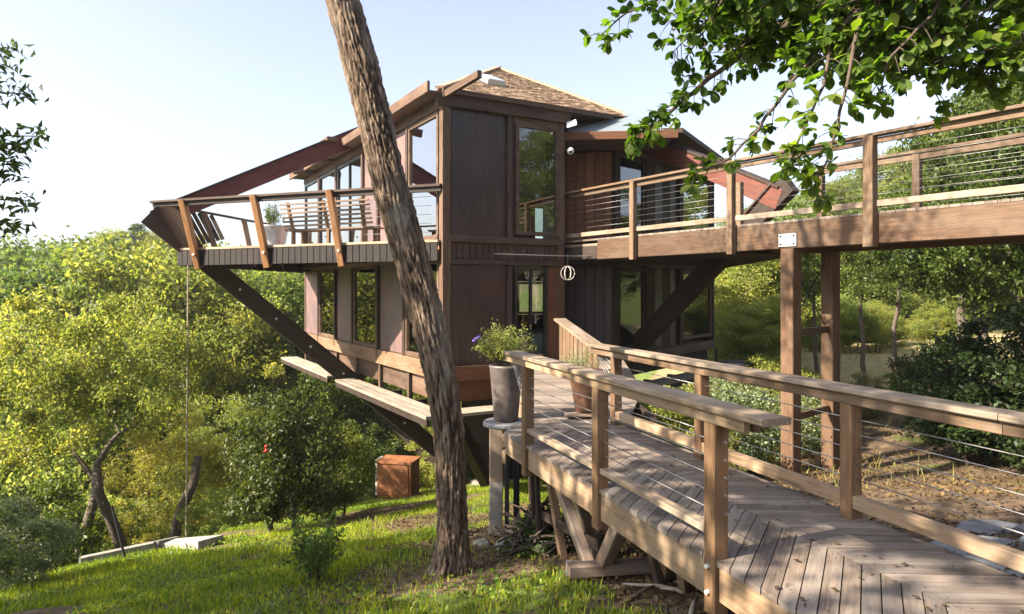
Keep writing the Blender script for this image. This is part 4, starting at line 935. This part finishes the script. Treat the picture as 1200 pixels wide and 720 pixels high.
# one leaf blade: obovate, slightly folded and arched
lv = [(0, 0, 0)]
for x_, w_ in ((.2, .16), (.45, .30), (.7, .33), (.9, .2)): lv += [(x_, -w_, .07*w_/.3-.16*x_*x_), (x_, 0, -.16*x_*x_), (x_, w_, .07*w_/.3-.16*x_*x_)]
lv.append((1.03, 0, -.17)); lv = np.array(lv)
lf = [(0, 1, 2), (0, 2, 3)]
for r in range(3):
    o_ = 1+3*r; lf += [(o_, o_+3, o_+4), (o_, o_+4, o_+1), (o_+1, o_+4, o_+5), (o_+1, o_+5, o_+2)]
lf += [(10, 13, 11), (11, 13, 12)]; lf = np.array(lf)
mats = []
for p, dr in sprays:
    for q in range(orng.randint(6, 9)):
        dd = (dr*orng.uniform(.2, 1)+V(*[orng.gauss(0, .55) for _ in range(3)])+V(0, 0, -.1)).normalized(); upn = V(orng.gauss(0, .45), orng.gauss(0, .45), 1)
        b_ = upn.cross(dd)
        if b_.length < .05: continue
        b_.normalize(); s_ = orng.uniform(.035, .1)
        m = Matrix((dd*s_, b_*s_, dd.cross(b_)*s_)).transposed().to_4x4(); m.translation = p-dr*orng.uniform(0, .03); mats.append(m)
def inview(m):
    p = m.translation; px = 600+800*p.x/p.y; py = 340-800*(p.z-1.75)/p.y; return 680 < px < 1200 and 0 < py < 240
mats.sort(key=lambda m: (not inview(m), -(m.col[0].length/m.translation.y)*(1 if m.translation.z < 3.0 else .8)))
lme = np_mesh('leaf', lv, lf, M['leafO'], True)
for m in mats[:300]: link('leaf', lme, ov, m)
rest = np.array([np.array(m) for m in mats[300:]]); hv = np.concatenate([lv, np.ones((len(lv), 1))], 1)
vv = np.einsum('nij,kj->nki', rest, hv)[:, :, :3].reshape(-1, 3); ff = (lf[None]+(np.arange(len(rest))*len(lv))[:, None, None]).reshape(-1, 3)
tag(link('foliage', np_mesh('foliage', vv, ff, M['leafO'], True), ov), kind='stuff')
# ---- tree leaning in at the left edge
le = thing('edge_tree', (-8.2, 7.0, th(-8.2, 7.0)), 'dark small leaved tree with twigs reaching in over the lawn edge', 'tree')
eb = MB(); MB().tube([V(-8.2, 7, th(-8.2, 7)-.3), V(-8.1, 7, 0), V(-8.0, 7, 2.5), V(-8.1, 7.1, 4.5), V(-8.4, 7.1, 6.5)], [.24, .2, .17, .12, .05], 12).build('trunk', M['bark'], le, True)
er = random.Random(3); es = []; ert = np.random.RandomState(3)
for k in range(26):
    z0 = er.uniform(1.6, 6.2); a = er.uniform(-2.2, 2.2) if k > 10 else er.uniform(-.35, .35)
    L = er.uniform(1.6, 2.4); s0 = V(-8.05, 7.05, z0); e_ = s0+V(math.cos(a)*L, math.sin(a)*L, er.uniform(.1, .9))
    if k <= 8: py = (60, 85, 110, 160, 170, 205, 235, 262, 190)[k]; e_ = Q((16, 8, 30, 46, 30, 12, 34, 18, 22)[k], py, 6.9+.1*(k % 3)); s0 = V(-8.05, 7.05, e_.z-.3)
    mid = s0.lerp(e_, .55)+V(0, 0, .18); eb.tube([s0, mid, e_], [.03, .018, .005], 5, False)
    for f_ in ((.62, .7, .78, .86, .93, 1) if k <= 8 else (.5, .6, .7, .8, .9, 1)): es.append(np.array(s0.lerp(e_, f_)+V(0, 0, .10*(1-f_)*2)))
tag(eb.build('branches', M['twig'], le, True), kind='stuff')
ec = np.concatenate([p+ert.normal(size=(26, 3))*[.07, .09, .06] for p in es]); v, f_ = leaf_quads(ec, .115, ert, .32, .3)
tag(link('crown', np_mesh('crown', v, f_, M['leafE']), le), kind='stuff')

# ------------------------------------------------------------------ grass, dry grass, fallen leaves
def blades(n, xr, yr, keep, hmin, hmax, wd, seed):
    rs = np.random.RandomState(seed); x = rs.uniform(*xr, n); y = rs.uniform(*yr, n); k = keep(x, y, rs); x, y = x[k], y[k]; n = len(x)
    z = terr(x, y); a = rs.uniform(0, 6.28, n); hh = rs.uniform(hmin, hmax, n)*(.6+1.0*vnoise(x*1.1, y*1.1, 3.0)); ln = rs.uniform(.1, .8, n)*hh
    dx, dy = np.cos(a), np.sin(a); b = rs.uniform(0, 6.28, n); lx, ly = np.cos(b)*ln, np.sin(b)*ln; w_ = wd*rs.uniform(.6, 1.3, n)
    P0 = np.stack([x-dx*w_, y-dy*w_, z-.01], 1); P1 = np.stack([x+dx*w_, y+dy*w_, z-.01], 1)
    P2 = np.stack([x+dx*w_*.7+lx*.4, y+dy*w_*.7+ly*.4, z+hh*.6], 1); P3 = np.stack([x-dx*w_*.7+lx*.4, y-dy*w_*.7+ly*.4, z+hh*.6], 1); P4 = np.stack([x+lx, y+ly, z+hh], 1)
    v = np.stack([P0, P1, P2, P3, P4], 1).reshape(-1, 3); i = np.arange(n)[:, None]*5
    return v, np.concatenate([i+[0, 1, 2], i+[0, 2, 3], i+[3, 2, 4]], 0)
infr = lambda x, y: np.abs(x) < .82*y+1.0
def under_bridge(x, y):
    t = x*d_.x+y*d_.y; n = x*n_.x+y*n_.y; return (n > E_L-.05) & (n < E_R+.1) & (t < 9)
def kg(x, y, rs): return infr(x, y) & (rs.rand(len(x)) < turf_at(x, y)**1.3*np.clip(1.25-y/26, .3, 1)*np.clip(.2+1.6*vnoise(x*1.3, y*1.3, 7.7), 0, 1)) & ~under_bridge(x, y)
v, f_ = blades(300000, (-13, 1.6), (4.0, 24), kg, .03, .10, .007, 1)
tag(link('lawn_grass', np_mesh('lawn_grass', v, f_, M['grass'])), 'short bright green grass covering the lawn below the house', 'grass', kind='stuff')
def kd(x, y, rs): return infr(x, y) & ~under_bridge(x, y) & (rs.rand(len(x)) < np.clip(2.2*vnoise(x*.9+4, y*.9, 1.7)-.9, 0, 1))
v, f_ = blades(26000, (4.6, 24), (9.5, 40), kd, .06, .22, .008, 2)
tag(link('slope_grass', np_mesh('slope_grass', v, f_, M['dryg'])), 'dry straw coloured grass scattered over the dirt slope', 'grass', kind='stuff')
def kl(x, y, rs): return infr(x, y) & (rs.rand(len(x)) < np.clip(1.15-turf_at(x, y)*1.0, .05, 1)*np.clip(.1+1.5*vnoise(x*1.6, y*1.6, 4.4), 0, 1))
rs = np.random.RandomState(5); x = np.concatenate([rs.uniform(-5, 2.5, 26000), rs.uniform(2.4, 12, 26000)]); y = np.concatenate([rs.uniform(3.6, 14, 26000), rs.uniform(3.2, 14, 26000)]); kk = kl(x, y, rs); x, y = x[kk], y[kk]
v, f_ = leaf_quads(np.stack([x, y, terr(x, y)+.012+rs.rand(len(x))*.02], 1), .06, rs, .5, 2.0, .1)
tag(link('leaf_litter', np_mesh('leaf_litter', v, f_, M['litter'])), 'brown fallen leaves and twigs littering the soil by the bridge', 'leaves', kind='stuff')

# ------------------------------------------------------------------ pots and plants
def pot_shape(r0, r1, h, lip=.02, th__=.025): return [(r0*.9, 0), (r0, .015), (r0+(r1-r0)*.5, h*.5), (r1, h-.05), (r1+lip*.5, h-.03), (r1+lip*.5, h), (r1-th__, h), (r1-th__-.01, h-.09), (.001, h-.085)]
def plant(parent, c, rad_, h, n, mat, size, seed, asp=.4, flower=None):
    rs = np.random.RandomState(seed); st = MB(); cs = []
    for k in range(34):
        a = rs.uniform(0, 6.28); e = rs.uniform(.15, 1); L = h*rs.uniform(.55, 1.05); end = V(c[0]+math.cos(a)*rad_*e, c[1]+math.sin(a)*rad_*e, c[2]+L*(1-.45*e*e)); b0 = V(c[0]+math.cos(a)*.03, c[1]+math.sin(a)*.03, c[2]-.05)
        mid = b0.lerp(end, .5)+V(0, 0, .08*h); st.tube([b0, mid, end], [.006, .004, .002], 4, False)
        for f_ in (.45, .6, .75, .9, 1.0): cs.append(np.array(b0.lerp(end, f_)+V(0, 0, .14*h*f_*(1-f_)*2)))
    st.build('stems', M['twig'], parent)
    cc_ = np.concatenate([p+rs.normal(size=(n//len(cs)+1, 3))*[.035, .035, .03] for p in cs]); v, f_ = leaf_quads(cc_, size, rs, asp, .4)
    tag(link('foliage', np_mesh('foliage', v, f_, mat), parent), kind='stuff')
gp_ = V(-.08, 9.3, -.03)
p1 = thing('tall_pot', gp_, 'tall grey tapered pot with yellow green flowering plant on round slab', 'potted plant')
MB().lathe(pot_shape(.165, .225, .76), tuple(gp_)).build('pot', M['potgrey'], p1, True)
MB().lathe([(.001, 0), (.19, 0), (.17, .03), (.001, .05)], tuple(gp_+V(0, 0, .675))).build('soil', M['soil'], p1)
plant(p1, gp_+V(-.02, 0, .72), .42, .62, 2600, M['planter'], .035, 4)
for k, (dx, dz) in enumerate(((-.40, 1.12), (-.36, 1.14), (-.43, 1.09))):
    MB().lathe([(.001, -.02), (.03, 0), (.022, .02), (.001, .03)], tuple(gp_+V(dx, -.12, dz)), 8).build('flower', M['petal'], p1)
ps = thing('pot_stand', (gp_.x, gp_.y, th(gp_.x, gp_.y)), 'round stone slab on iron legs holding the tall grey pot', 'stand')
MB().lathe([(.30, -.07), (.315, -.05), (.315, -.015), (.30, -.001)], tuple(gp_), 32).build('slab', M['slab'], ps)
for dx, dy in ((.02, -.12), (.12, -.05), (.0, .1), (.16, .06)): beam('leg', V(gp_.x+dx, gp_.y+dy, th(gp_.x, gp_.y)-.2), V(gp_.x+dx, gp_.y+dy, -.1), .045, .045, M['rubber'], ps, up=(0, 1, 0))
MB().lathe([(.05, -.5), (.05, -.18), (.13, -.1)], tuple(gp_+V(.06, -.02, 0)), 12).build('collar', M['rubber'], ps)
pier = thing('timber_pier', (-.22, 9.75, th(-.22, 9.75)), 'square weathered timber pier beside the iron pot stand', 'pier')
beam('shaft', V(-.22, 9.75, -.95), V(-.22, 9.75, -.12), .2, .26, M['slatgrey'], pier, up=(0, 1, 0), ch=.015); beam('base', V(-.24, 9.75, th(-.24, 9.75)-.3), V(-.22, 9.75, -.952), .19, .25, M['conc'], pier, up=(0, 1, 0))
g2 = V(1.03, 9.5, .06)
p2 = thing('rust_pot', g2, 'rust brown pot with grey green sage plant on a wooden pallet', 'potted plant')
MB().lathe(pot_shape(.15, .24, .58), tuple(g2)).build('pot', M['potred'], p2, True)
MB().lathe([(.001, 0), (.2, 0), (.18, .03), (.001, .05)], tuple(g2+V(0, 0, .49))).build('soil', M['soil'], p2)
plant(p2, g2+V(-.05, 0, .5), .36, .36, 1500, M['sage'], .03, 9, .25)
pa = thing('pot_pallet', (1.0, 9.5, 0), 'small flat wooden pallet under the rust brown pot', 'pallet')
for k in range(4): beam('slat', V(.72, 9.28+k*.145, .045), V(1.3, 9.28+k*.145, .045), .13, .025, M['slatgrey'], pa)
for x_ in (.8, 1.22): beam('runner', V(x_, 9.22, .017), V(x_, 9.78, .017), .06, .032, M['dark'], pa)
sx_, sy_ = pxp(368, 7.6); sp_ = V(sx_, sy_, th(sx_, sy_))
sap = thing('lawn_sapling', sp_, 'loose yellow green sapling growing in the lawn beside the leaning trunk', 'sapling')
plant(sap, sp_, .36, .82, 1500, M['leafP'], .045, 17, .6)
# deck furniture on the prow
dp = A.lerp(T, .70); dp = V(dp.x+.35, dp.y+.75, FL)
p3 = thing('deck_planter', dp, 'silver ribbed planter with upright succulent on the upper deck', 'potted plant')
MB().lathe([(.30, 0), (.33, .1), (.325, .12), (.36, .25), (.355, .27), (.39, .4), (.385, .42), (.42, .56), (.43, .6), (.40, .6), (.38, .52), (.001, .52)], tuple(dp)).build('pot', M['potsilver'], p3, True)
plant(p3, dp+V(0, 0, .52), .3, .75, 500, M['leafB'], .07, 6, .4)
bn = A.lerp(T, .43); dE = (T-A).normalized(); nE = V(-dE.y, dE.x, 0); nE = nE if nE.y > 0 else -nE; bn = bn+nE*.62
be = thing('slat_bench', (bn.x, bn.y, FL), 'long slatted timber bench with its back to the deck railing', 'bench')
bl = 1.35
for k in range(7):
    z = FL+.42+k*.105; o_ = -nE*(.22+.035*k); beam('back_slat', bn-dE*bl+o_+V(0, 0, z), bn+dE*bl+o_+V(0, 0, z), .03, .05, M['slatgrey'], be)
for k in range(4): beam('seat_slat', bn-dE*bl+nE*(-.15+.13*k)+V(0, 0, FL+.42), bn+dE*bl+nE*(-.15+.13*k)+V(0, 0, FL+.42), .11, .035, M['slatgrey'], be)
for s_ in (-1.1, 0, 1.1):
    beam('leg', bn+dE*s_-nE*.2+V(0, 0, FL), bn+dE*s_-nE*.2+V(0, 0, FL+.41), .08, .08, M['post'], be, up=dE); beam('leg', bn+dE*s_+nE*.2+V(0, 0, FL), bn+dE*s_+nE*.2+V(0, 0, FL+.4), .08, .08, M['post'], be, up=dE)
    beam('back_support', bn+dE*s_-nE*.2+V(0, 0, FL+.38), bn+dE*s_-nE*.42+V(0, 0, FL+1.1), .06, .08, M['post'], be, up=dE)
# ------------------------------------------------------------------ small fixtures
cm = H(-.2, 3.25, 0); fx = thing('security_light', (cm.x, cm.y, 5.1), 'white solar panel and round camera fixed at the corner post', 'camera')
mP = Matrix.Translation(cm+V(.05, -.1, 5.78)) @ Matrix.Rotation(R(35), 4, 'X') @ Matrix.Rotation(R(-18), 4, 'Y')
MB().box((0, 0, 0), (.24, .34, .02)).build('solar_panel', M['white'], fx, mw=mP)
MB().tube([cm+V(.03, 0, 5.72), cm+V(-.02, 0, 5.5), cm+V(.03, .02, 5.24)], .012, 6).build('wire', M['rubber'], fx)
MB().tube([cm+V(.02, -.18, 5.08), cm+V(.02, -.15, 5.11), cm+V(.02, .03, 5.14)], [.06, .085, .07], 14).build('body', M['white'], fx, True)
MB().tube([cm+V(.02, -.20, 5.075), cm+V(.02, -.18, 5.08)], .04, 12).build('lens', M['black'], fx)
oc = V(1.30, 15.9, 2.14); on = thing('hanging_ornament', oc, 'round white wire ornament hanging under the walkway', 'ornament')
for rr2, tilt in ((.16, 0), (.155, 60), (.15, 115)):
    mb = MB(); mb.tube([(rr2*math.cos(k*math.pi/12), .0, rr2*math.sin(k*math.pi/12)) for k in range(25)], .010, 6)
    mb.build('ring', M['concl'], on, True, Matrix.Translation(oc) @ Matrix.Rotation(R(tilt), 4, 'Z'))
MB().tube([oc+V(0, 0, .15), oc+V(0, 0, .47)], .008, 6).build('cord', M['rubber'], on)
lamp = thing('table_lamp', (3.3, 20.3, .6), 'white shaded lamp on a table inside the lower right window', 'lamp')
MB().lathe([(.18, .3), (.11, .62), (.10, .62), (.17, .3)], (3.3, 20.3, .6), 18).build('shade', M['white'], lamp, True); MB().lathe([(.09, 0), (.1, .05), (.03, .1), (.06, .2), (.02, .32)], (3.3, 20.3, .6), 14).build('base', M['conc'], lamp, True)
tb_ = thing('side_table', (3.3, 20.35, 0), 'dark side table under the lamp inside the lower window', 'table')
beam('table_top', V(2.95, 20.35, .58), V(3.75, 20.35, .58), .5, .04, M['dark'], tb_)
for dx, dy in ((3.0, 20.15), (3.7, 20.15), (3.0, 20.55), (3.7, 20.55)): beam('leg', V(dx, dy, -.02), V(dx, dy, .56), .05, .05, M['dark'], tb_, up=(0, 1, 0))
kc = thing('kitchen_cabinet', tuple(H(1.2, 1.9, FL)), 'white kitchen cabinet with drawers behind the tall upper window', 'cabinet')
mK = Matrix((Vv, U, V(0, 0, 1))).transposed().to_4x4(); mK.translation = H(1.2, 2.05, FL+.55)
MB().box((0, 0, 0), (.55, .6, 1.1)).build('body', M['white'], kc, mw=mK)
for z in (.38, .05, -.28): MB().box((0, -.31, z), (.5, .02, .28)).build('drawer', M['panelw'], kc, mw=mK)
MB().box((0, 0, .57), (.6, .66, .04)).build('worktop', M['slab'], kc, mw=mK)
st_ = thing('kitchen_stove', tuple(H(1.2, 2.65, FL)), 'black kitchen range beside the white cabinet upstairs', 'stove'); mK2 = mK.copy(); mK2.translation = H(1.2, 2.66, FL+.5)
MB().box((0, 0, 0), (.6, .6, 1.0)).build('body', M['black'], st_, mw=mK2); MB().box((0, -.32, .1), (.5, .03, .5)).build('oven_door', M['black'], st_, mw=mK2); MB().tube([(-.22, -.36, .38), (.22, -.36, .38)], .015, 6).build('handle', M['steel'], st_, mw=mK2)
# rain chain from the prow post
ch_p = A.lerp(T, .925); cx, cy = -7.95, 16.75
rc = thing('rain_chain', (cx, cy, -4), 'thin pale chain hanging from the prow post of the deck to the slope', 'chain')
MB().tube([(cx, cy, 2.36), (cx-.02, cy, -1), (cx-.05, cy, th(cx, cy)+.1)], .018, 6).build('chain', M['oldwood'], rc)
# slope objects: rusty cabinet, concrete pad and frame, black stake, feeder
bx, by = pxp(467, 21.5); bz = th(bx, by)
rb = thing('rusty_cabinet', (bx, by, bz), 'rust orange steel cabinet standing on the mound under the house', 'cabinet'); bz = 1.75-(578-340)/800*21.5
mC = Matrix.Translation(V(bx, by, bz)) @ Matrix.Rotation(R(-12), 4, 'Z')
MB().box((0, 0, .5), (1.1, .8, 1.05)).build('body', M['rust'], rb, mw=mC); MB().box((0, -.41, .5), (.95, .03, .92)).build('door', M['rust'], rb, mw=mC); MB().box((0, 0, 1.05), (1.18, .88, .06)).build('lid', M['rust'], rb, mw=mC); MB().box((-.6, -.1, .55), (.06, .5, 1.1)).build('side_panel', M['concl'], rb, mw=mC)
def onslope(px, dep): x, y = pxp(px, dep); return V(x, y, th(x, y))
pd = thing('concrete_pad', tuple(onslope(215, 13.2)), 'cracked grey concrete slab set into the lawn beside the bush', 'slab')
pts = [onslope(181, 13.3), onslope(232, 12.9), onslope(262, 13.6), onslope(207, 14.2)]; zt_ = max(p.z for p in pts)-.05
MB().prism([(p.x, p.y) for p in pts], lambda p: th(*p)-.35, lambda p: th(*p)+.16).build('slab', M['concl'], pd)
fr_ = thing('garden_bed', tuple(onslope(140, 13)), 'low rectangular concrete curb frame sunk in the grass', 'curb')
cs_ = [onslope(96, 12.6), onslope(181, 13.1), onslope(207, 14.6), onslope(112, 14.0)]
for i in range(4): a, b = cs_[i], cs_[(i+1) % 4]; beam('curb', a+V(0, 0, .03), b+V(0, 0, .03), .12, .36, M['conc'], fr_)
sk = thing('leaning_stake', tuple(onslope(149, 12.4)), 'thin black stake leaning over the concrete frame', 'stake'); a = onslope(149, 12.4)
MB().tube([a-V(0, 0, .1), a+V(-.33, .1, .95)], .022, 6).build('shaft', M['rubber'], sk); MB().tube([a+V(-.33, .1, .95), a+V(-.34, .1, .97)], .03, 6).build('tip', M['rubber'], sk)
fd = Q(312, 527, 13.0); bf = thing('bird_feeder', fd, 'small red bird feeder hanging in the dark bush', 'feeder')
MB().lathe([(.03, -.04), (.055, -.03), (.02, .0), (.02, .05), (.04, .06), (.008, .09)], tuple(fd), 12).build('body', M['redp'], bf, True); MB().tube([fd+V(0, 0, .12), fd+V(0, .1, .5)], .005, 5).build('cord', M['rubber'], bf)
# junk pile and stones below the bridge, flagstones right
rgs = random.Random(9)
def stone(x, y, s_, mat, label, grp, cat='stone', name='stone', flat=.5):
    z = th(x, y); rs = np.random.RandomState(int(abs(x*1000+y*77)) % 9999); mb = MB(); seg, rings = 10, 6; vs = []; fs = []
    for i in range(rings+1):
        for k in range(seg):
            a = 2*math.pi*k/seg; b = -math.pi/2+math.pi*i/rings; r = s_*(1+.35*(float(vnoise(math.cos(a)*1.4+x, math.sin(a)*1.4+y, b*1.2))-.5))
            vs.append((r*math.cos(b)*math.cos(a), r*math.cos(b)*math.sin(a)*.8, r*math.sin(b)*flat))
    for i in range(rings):
        for k in range(seg): fs.append((i*seg+k, i*seg+(k+1) % seg, (i+1)*seg+(k+1) % seg, (i+1)*seg+k))
    mb.add(vs, fs); o = mb.build(name, mat, None, True, Matrix.Translation(V(x, y, z+s_*flat*.35)) @ Matrix.Rotation(rs.rand()*6, 4, 'Z')); tag(o, label, cat, grp); return o
stone(*pxp(596, 8.1), .2, M['conc'], 'large grey stone in the grass beside the pot stand', None)
for k in range(9):
    x, y = pxp(rgs.uniform(555, 640), rgs.uniform(8.0, 9.8)); stone(x, y, rgs.uniform(.07, .14), M['conc'], 'grey stone lying in the grass below the pot stand', 'stones below the pot stand')
jk = thing('brush_pile', (.32, 8.0, th(.32, 8.0)), 'dark heap of dead branches piled under the footbridge', 'brush pile'); jb = MB()
for k in range(150):
    a = rgs.uniform(0, 6.28); r = rgs.random()**.6*.62; c = V(.34+math.cos(a)*r*.75, 8.0+math.sin(a)*r, 0); c.z = th(c.x, c.y)+rgs.uniform(0, .62)*(1-r/.75); dd = V(rgs.gauss(0, 1), rgs.gauss(0, 1), rgs.gauss(.1, .35)).normalized()*rgs.uniform(.12, .34)
    jb.tube([c-dd, c+V(0, 0, .03), c+dd], [rgs.uniform(.006, .018)]*3, 5)
tag(jb.build('branches', M['twig'], jk, True), kind='stuff')
rs = np.random.RandomState(15); r_ = rs.rand(2600)**.5*.6; a_ = rs.rand(2600)*6.28; xx, yy = .34+np.cos(a_)*r_*.8, 8.0+np.sin(a_)*r_
v, f_ = leaf_quads(np.stack([xx, yy, terr(xx, yy)+rs.rand(2600)*.62*(1-r_/.66)], 1), .07, rs, .5, .3); tag(link('dead_leaves', np_mesh('dead_leaves', v, f_, M['leafE']), jk), kind='stuff')
for k in range(14):
    x = rgs.uniform(1.0, 2.6); y = rgs.uniform(4.6, 6.6); a = rgs.uniform(0, 3.14); L = rgs.uniform(.25, .7); z = th(x, y)+.03
    o = MB().tube([(x-math.cos(a)*L/2, y-math.sin(a)*L/2, z), (x, y, z+.03), (x+math.cos(a)*L/2, y+math.sin(a)*L/2, z)], [.02, .017, .01], 6).build('fallen_stick', M['oldwood'] if k % 2 else M['twig'], None, True)
    tag(o, 'fallen stick on the soil under the footbridge', 'stick', 'sticks under the footbridge')
for k, (x, y, w_, l_) in enumerate(((3.72, 5.55, .75, .5), (3.55, 4.85, .6, .7), (4.35, 5.25, .8, .6), (4.15, 4.45, .7, .6), (4.75, 5.85, .7, .5), (4.3, 6.2, .6, .4))):
    mb = MB(); n = 7; rr3 = random.Random(k); po = [(w_/2*math.cos(2*math.pi*i/n)*rr3.uniform(.8, 1.15), l_/2*math.sin(2*math.pi*i/n)*rr3.uniform(.8, 1.15)) for i in range(n)]
    mb.prism(po, -.08, .012); o = mb.build('flagstone', M['slab'], None, False, Matrix.Translation(V(x, y, th(x, y)+.03)) @ Matrix.Rotation(R(-7), 4, 'Y')); tag(o, 'flat blue grey flagstone on the dirt beside the footbridge railing', 'flagstone', 'flagstones beside the bridge')

rs = np.random.RandomState(33); tq = rs.uniform(1.3, 8.6, 170); nq = rs.uniform(E_L+.03, E_R-.03, 170)
pq = np.stack([n_.x*nq+d_.x*tq, n_.y*nq+d_.y*tq, np.full(170, .012)], 1); v, f_ = leaf_quads(pq, .05, rs, .5, 6.0, .12)
tag(link('deck_leaves', np_mesh('deck_leaves', v, f_, M['litter'])), 'few dry brown leaves scattered on the footbridge planks', 'leaves', kind='stuff')
sb_ = MB(); tt = 1.3
while tt < 8.0:
    for n in (NL+.05, NL+.11, NC-.09, NC+.07, NR-.12, NR-.05):
        an = hl if n < NC else hr; c = Bp(tt-abs(n-NC)/math.tan(an), n, .0035); sb_.add([c+V(math.cos(a)*.0055, math.sin(a)*.0055, 0) for a in (0, 1.05, 2.1, 3.14, 4.19, 5.24)], [(0, 1, 2, 3, 4, 5)])
    tt += pitch/2
tag(sb_.build('screws', M['rubber'], br), kind='stuff')

rs = np.random.RandomState(44); x = rs.uniform(-12, 1.4, 90000); y = rs.uniform(4.2, 20, 90000)
kk = infr(x, y) & ~under_bridge(x, y) & (rs.rand(90000) < np.clip(3.2*vnoise(x*.9+11, y*.9+2, 6.6)-1.5, 0, 1)*turf_at(x, y)); x, y = x[kk], y[kk]
v, f_ = leaf_quads(np.stack([x, y, terr(x, y)+.02+rs.rand(len(x))*.07], 1), .045, rs, .8, 1.6, .1)
tag(link('clover', np_mesh('clover', v, f_, M['grass'])), 'patches of bright clover and weeds in the lawn', 'clover', kind='stuff')

# sunlit air over the valley
hz = N('valley_haze'); pv = hz.n('VolumePrincipled'); pv.inputs['Color'].default_value = (.93, .95, 1, 1); pv.inputs['Density'].default_value = .0005; pv.inputs['Anisotropy'].default_value = .3
hz.l(pv.outputs[0], hz.o.inputs['Volume'])
zlo = float(GZ.min())-1; zhi = max(float(GZ.max()), 22.)+2
tag(MB().box((0, float(gy[0]+gy[-1])/2, (zlo+zhi)/2), (float(gx[-1]-gx[0])+4, float(gy[-1]-gy[0])+4, zhi-zlo)).build('haze', hz.m), kind='stuff')
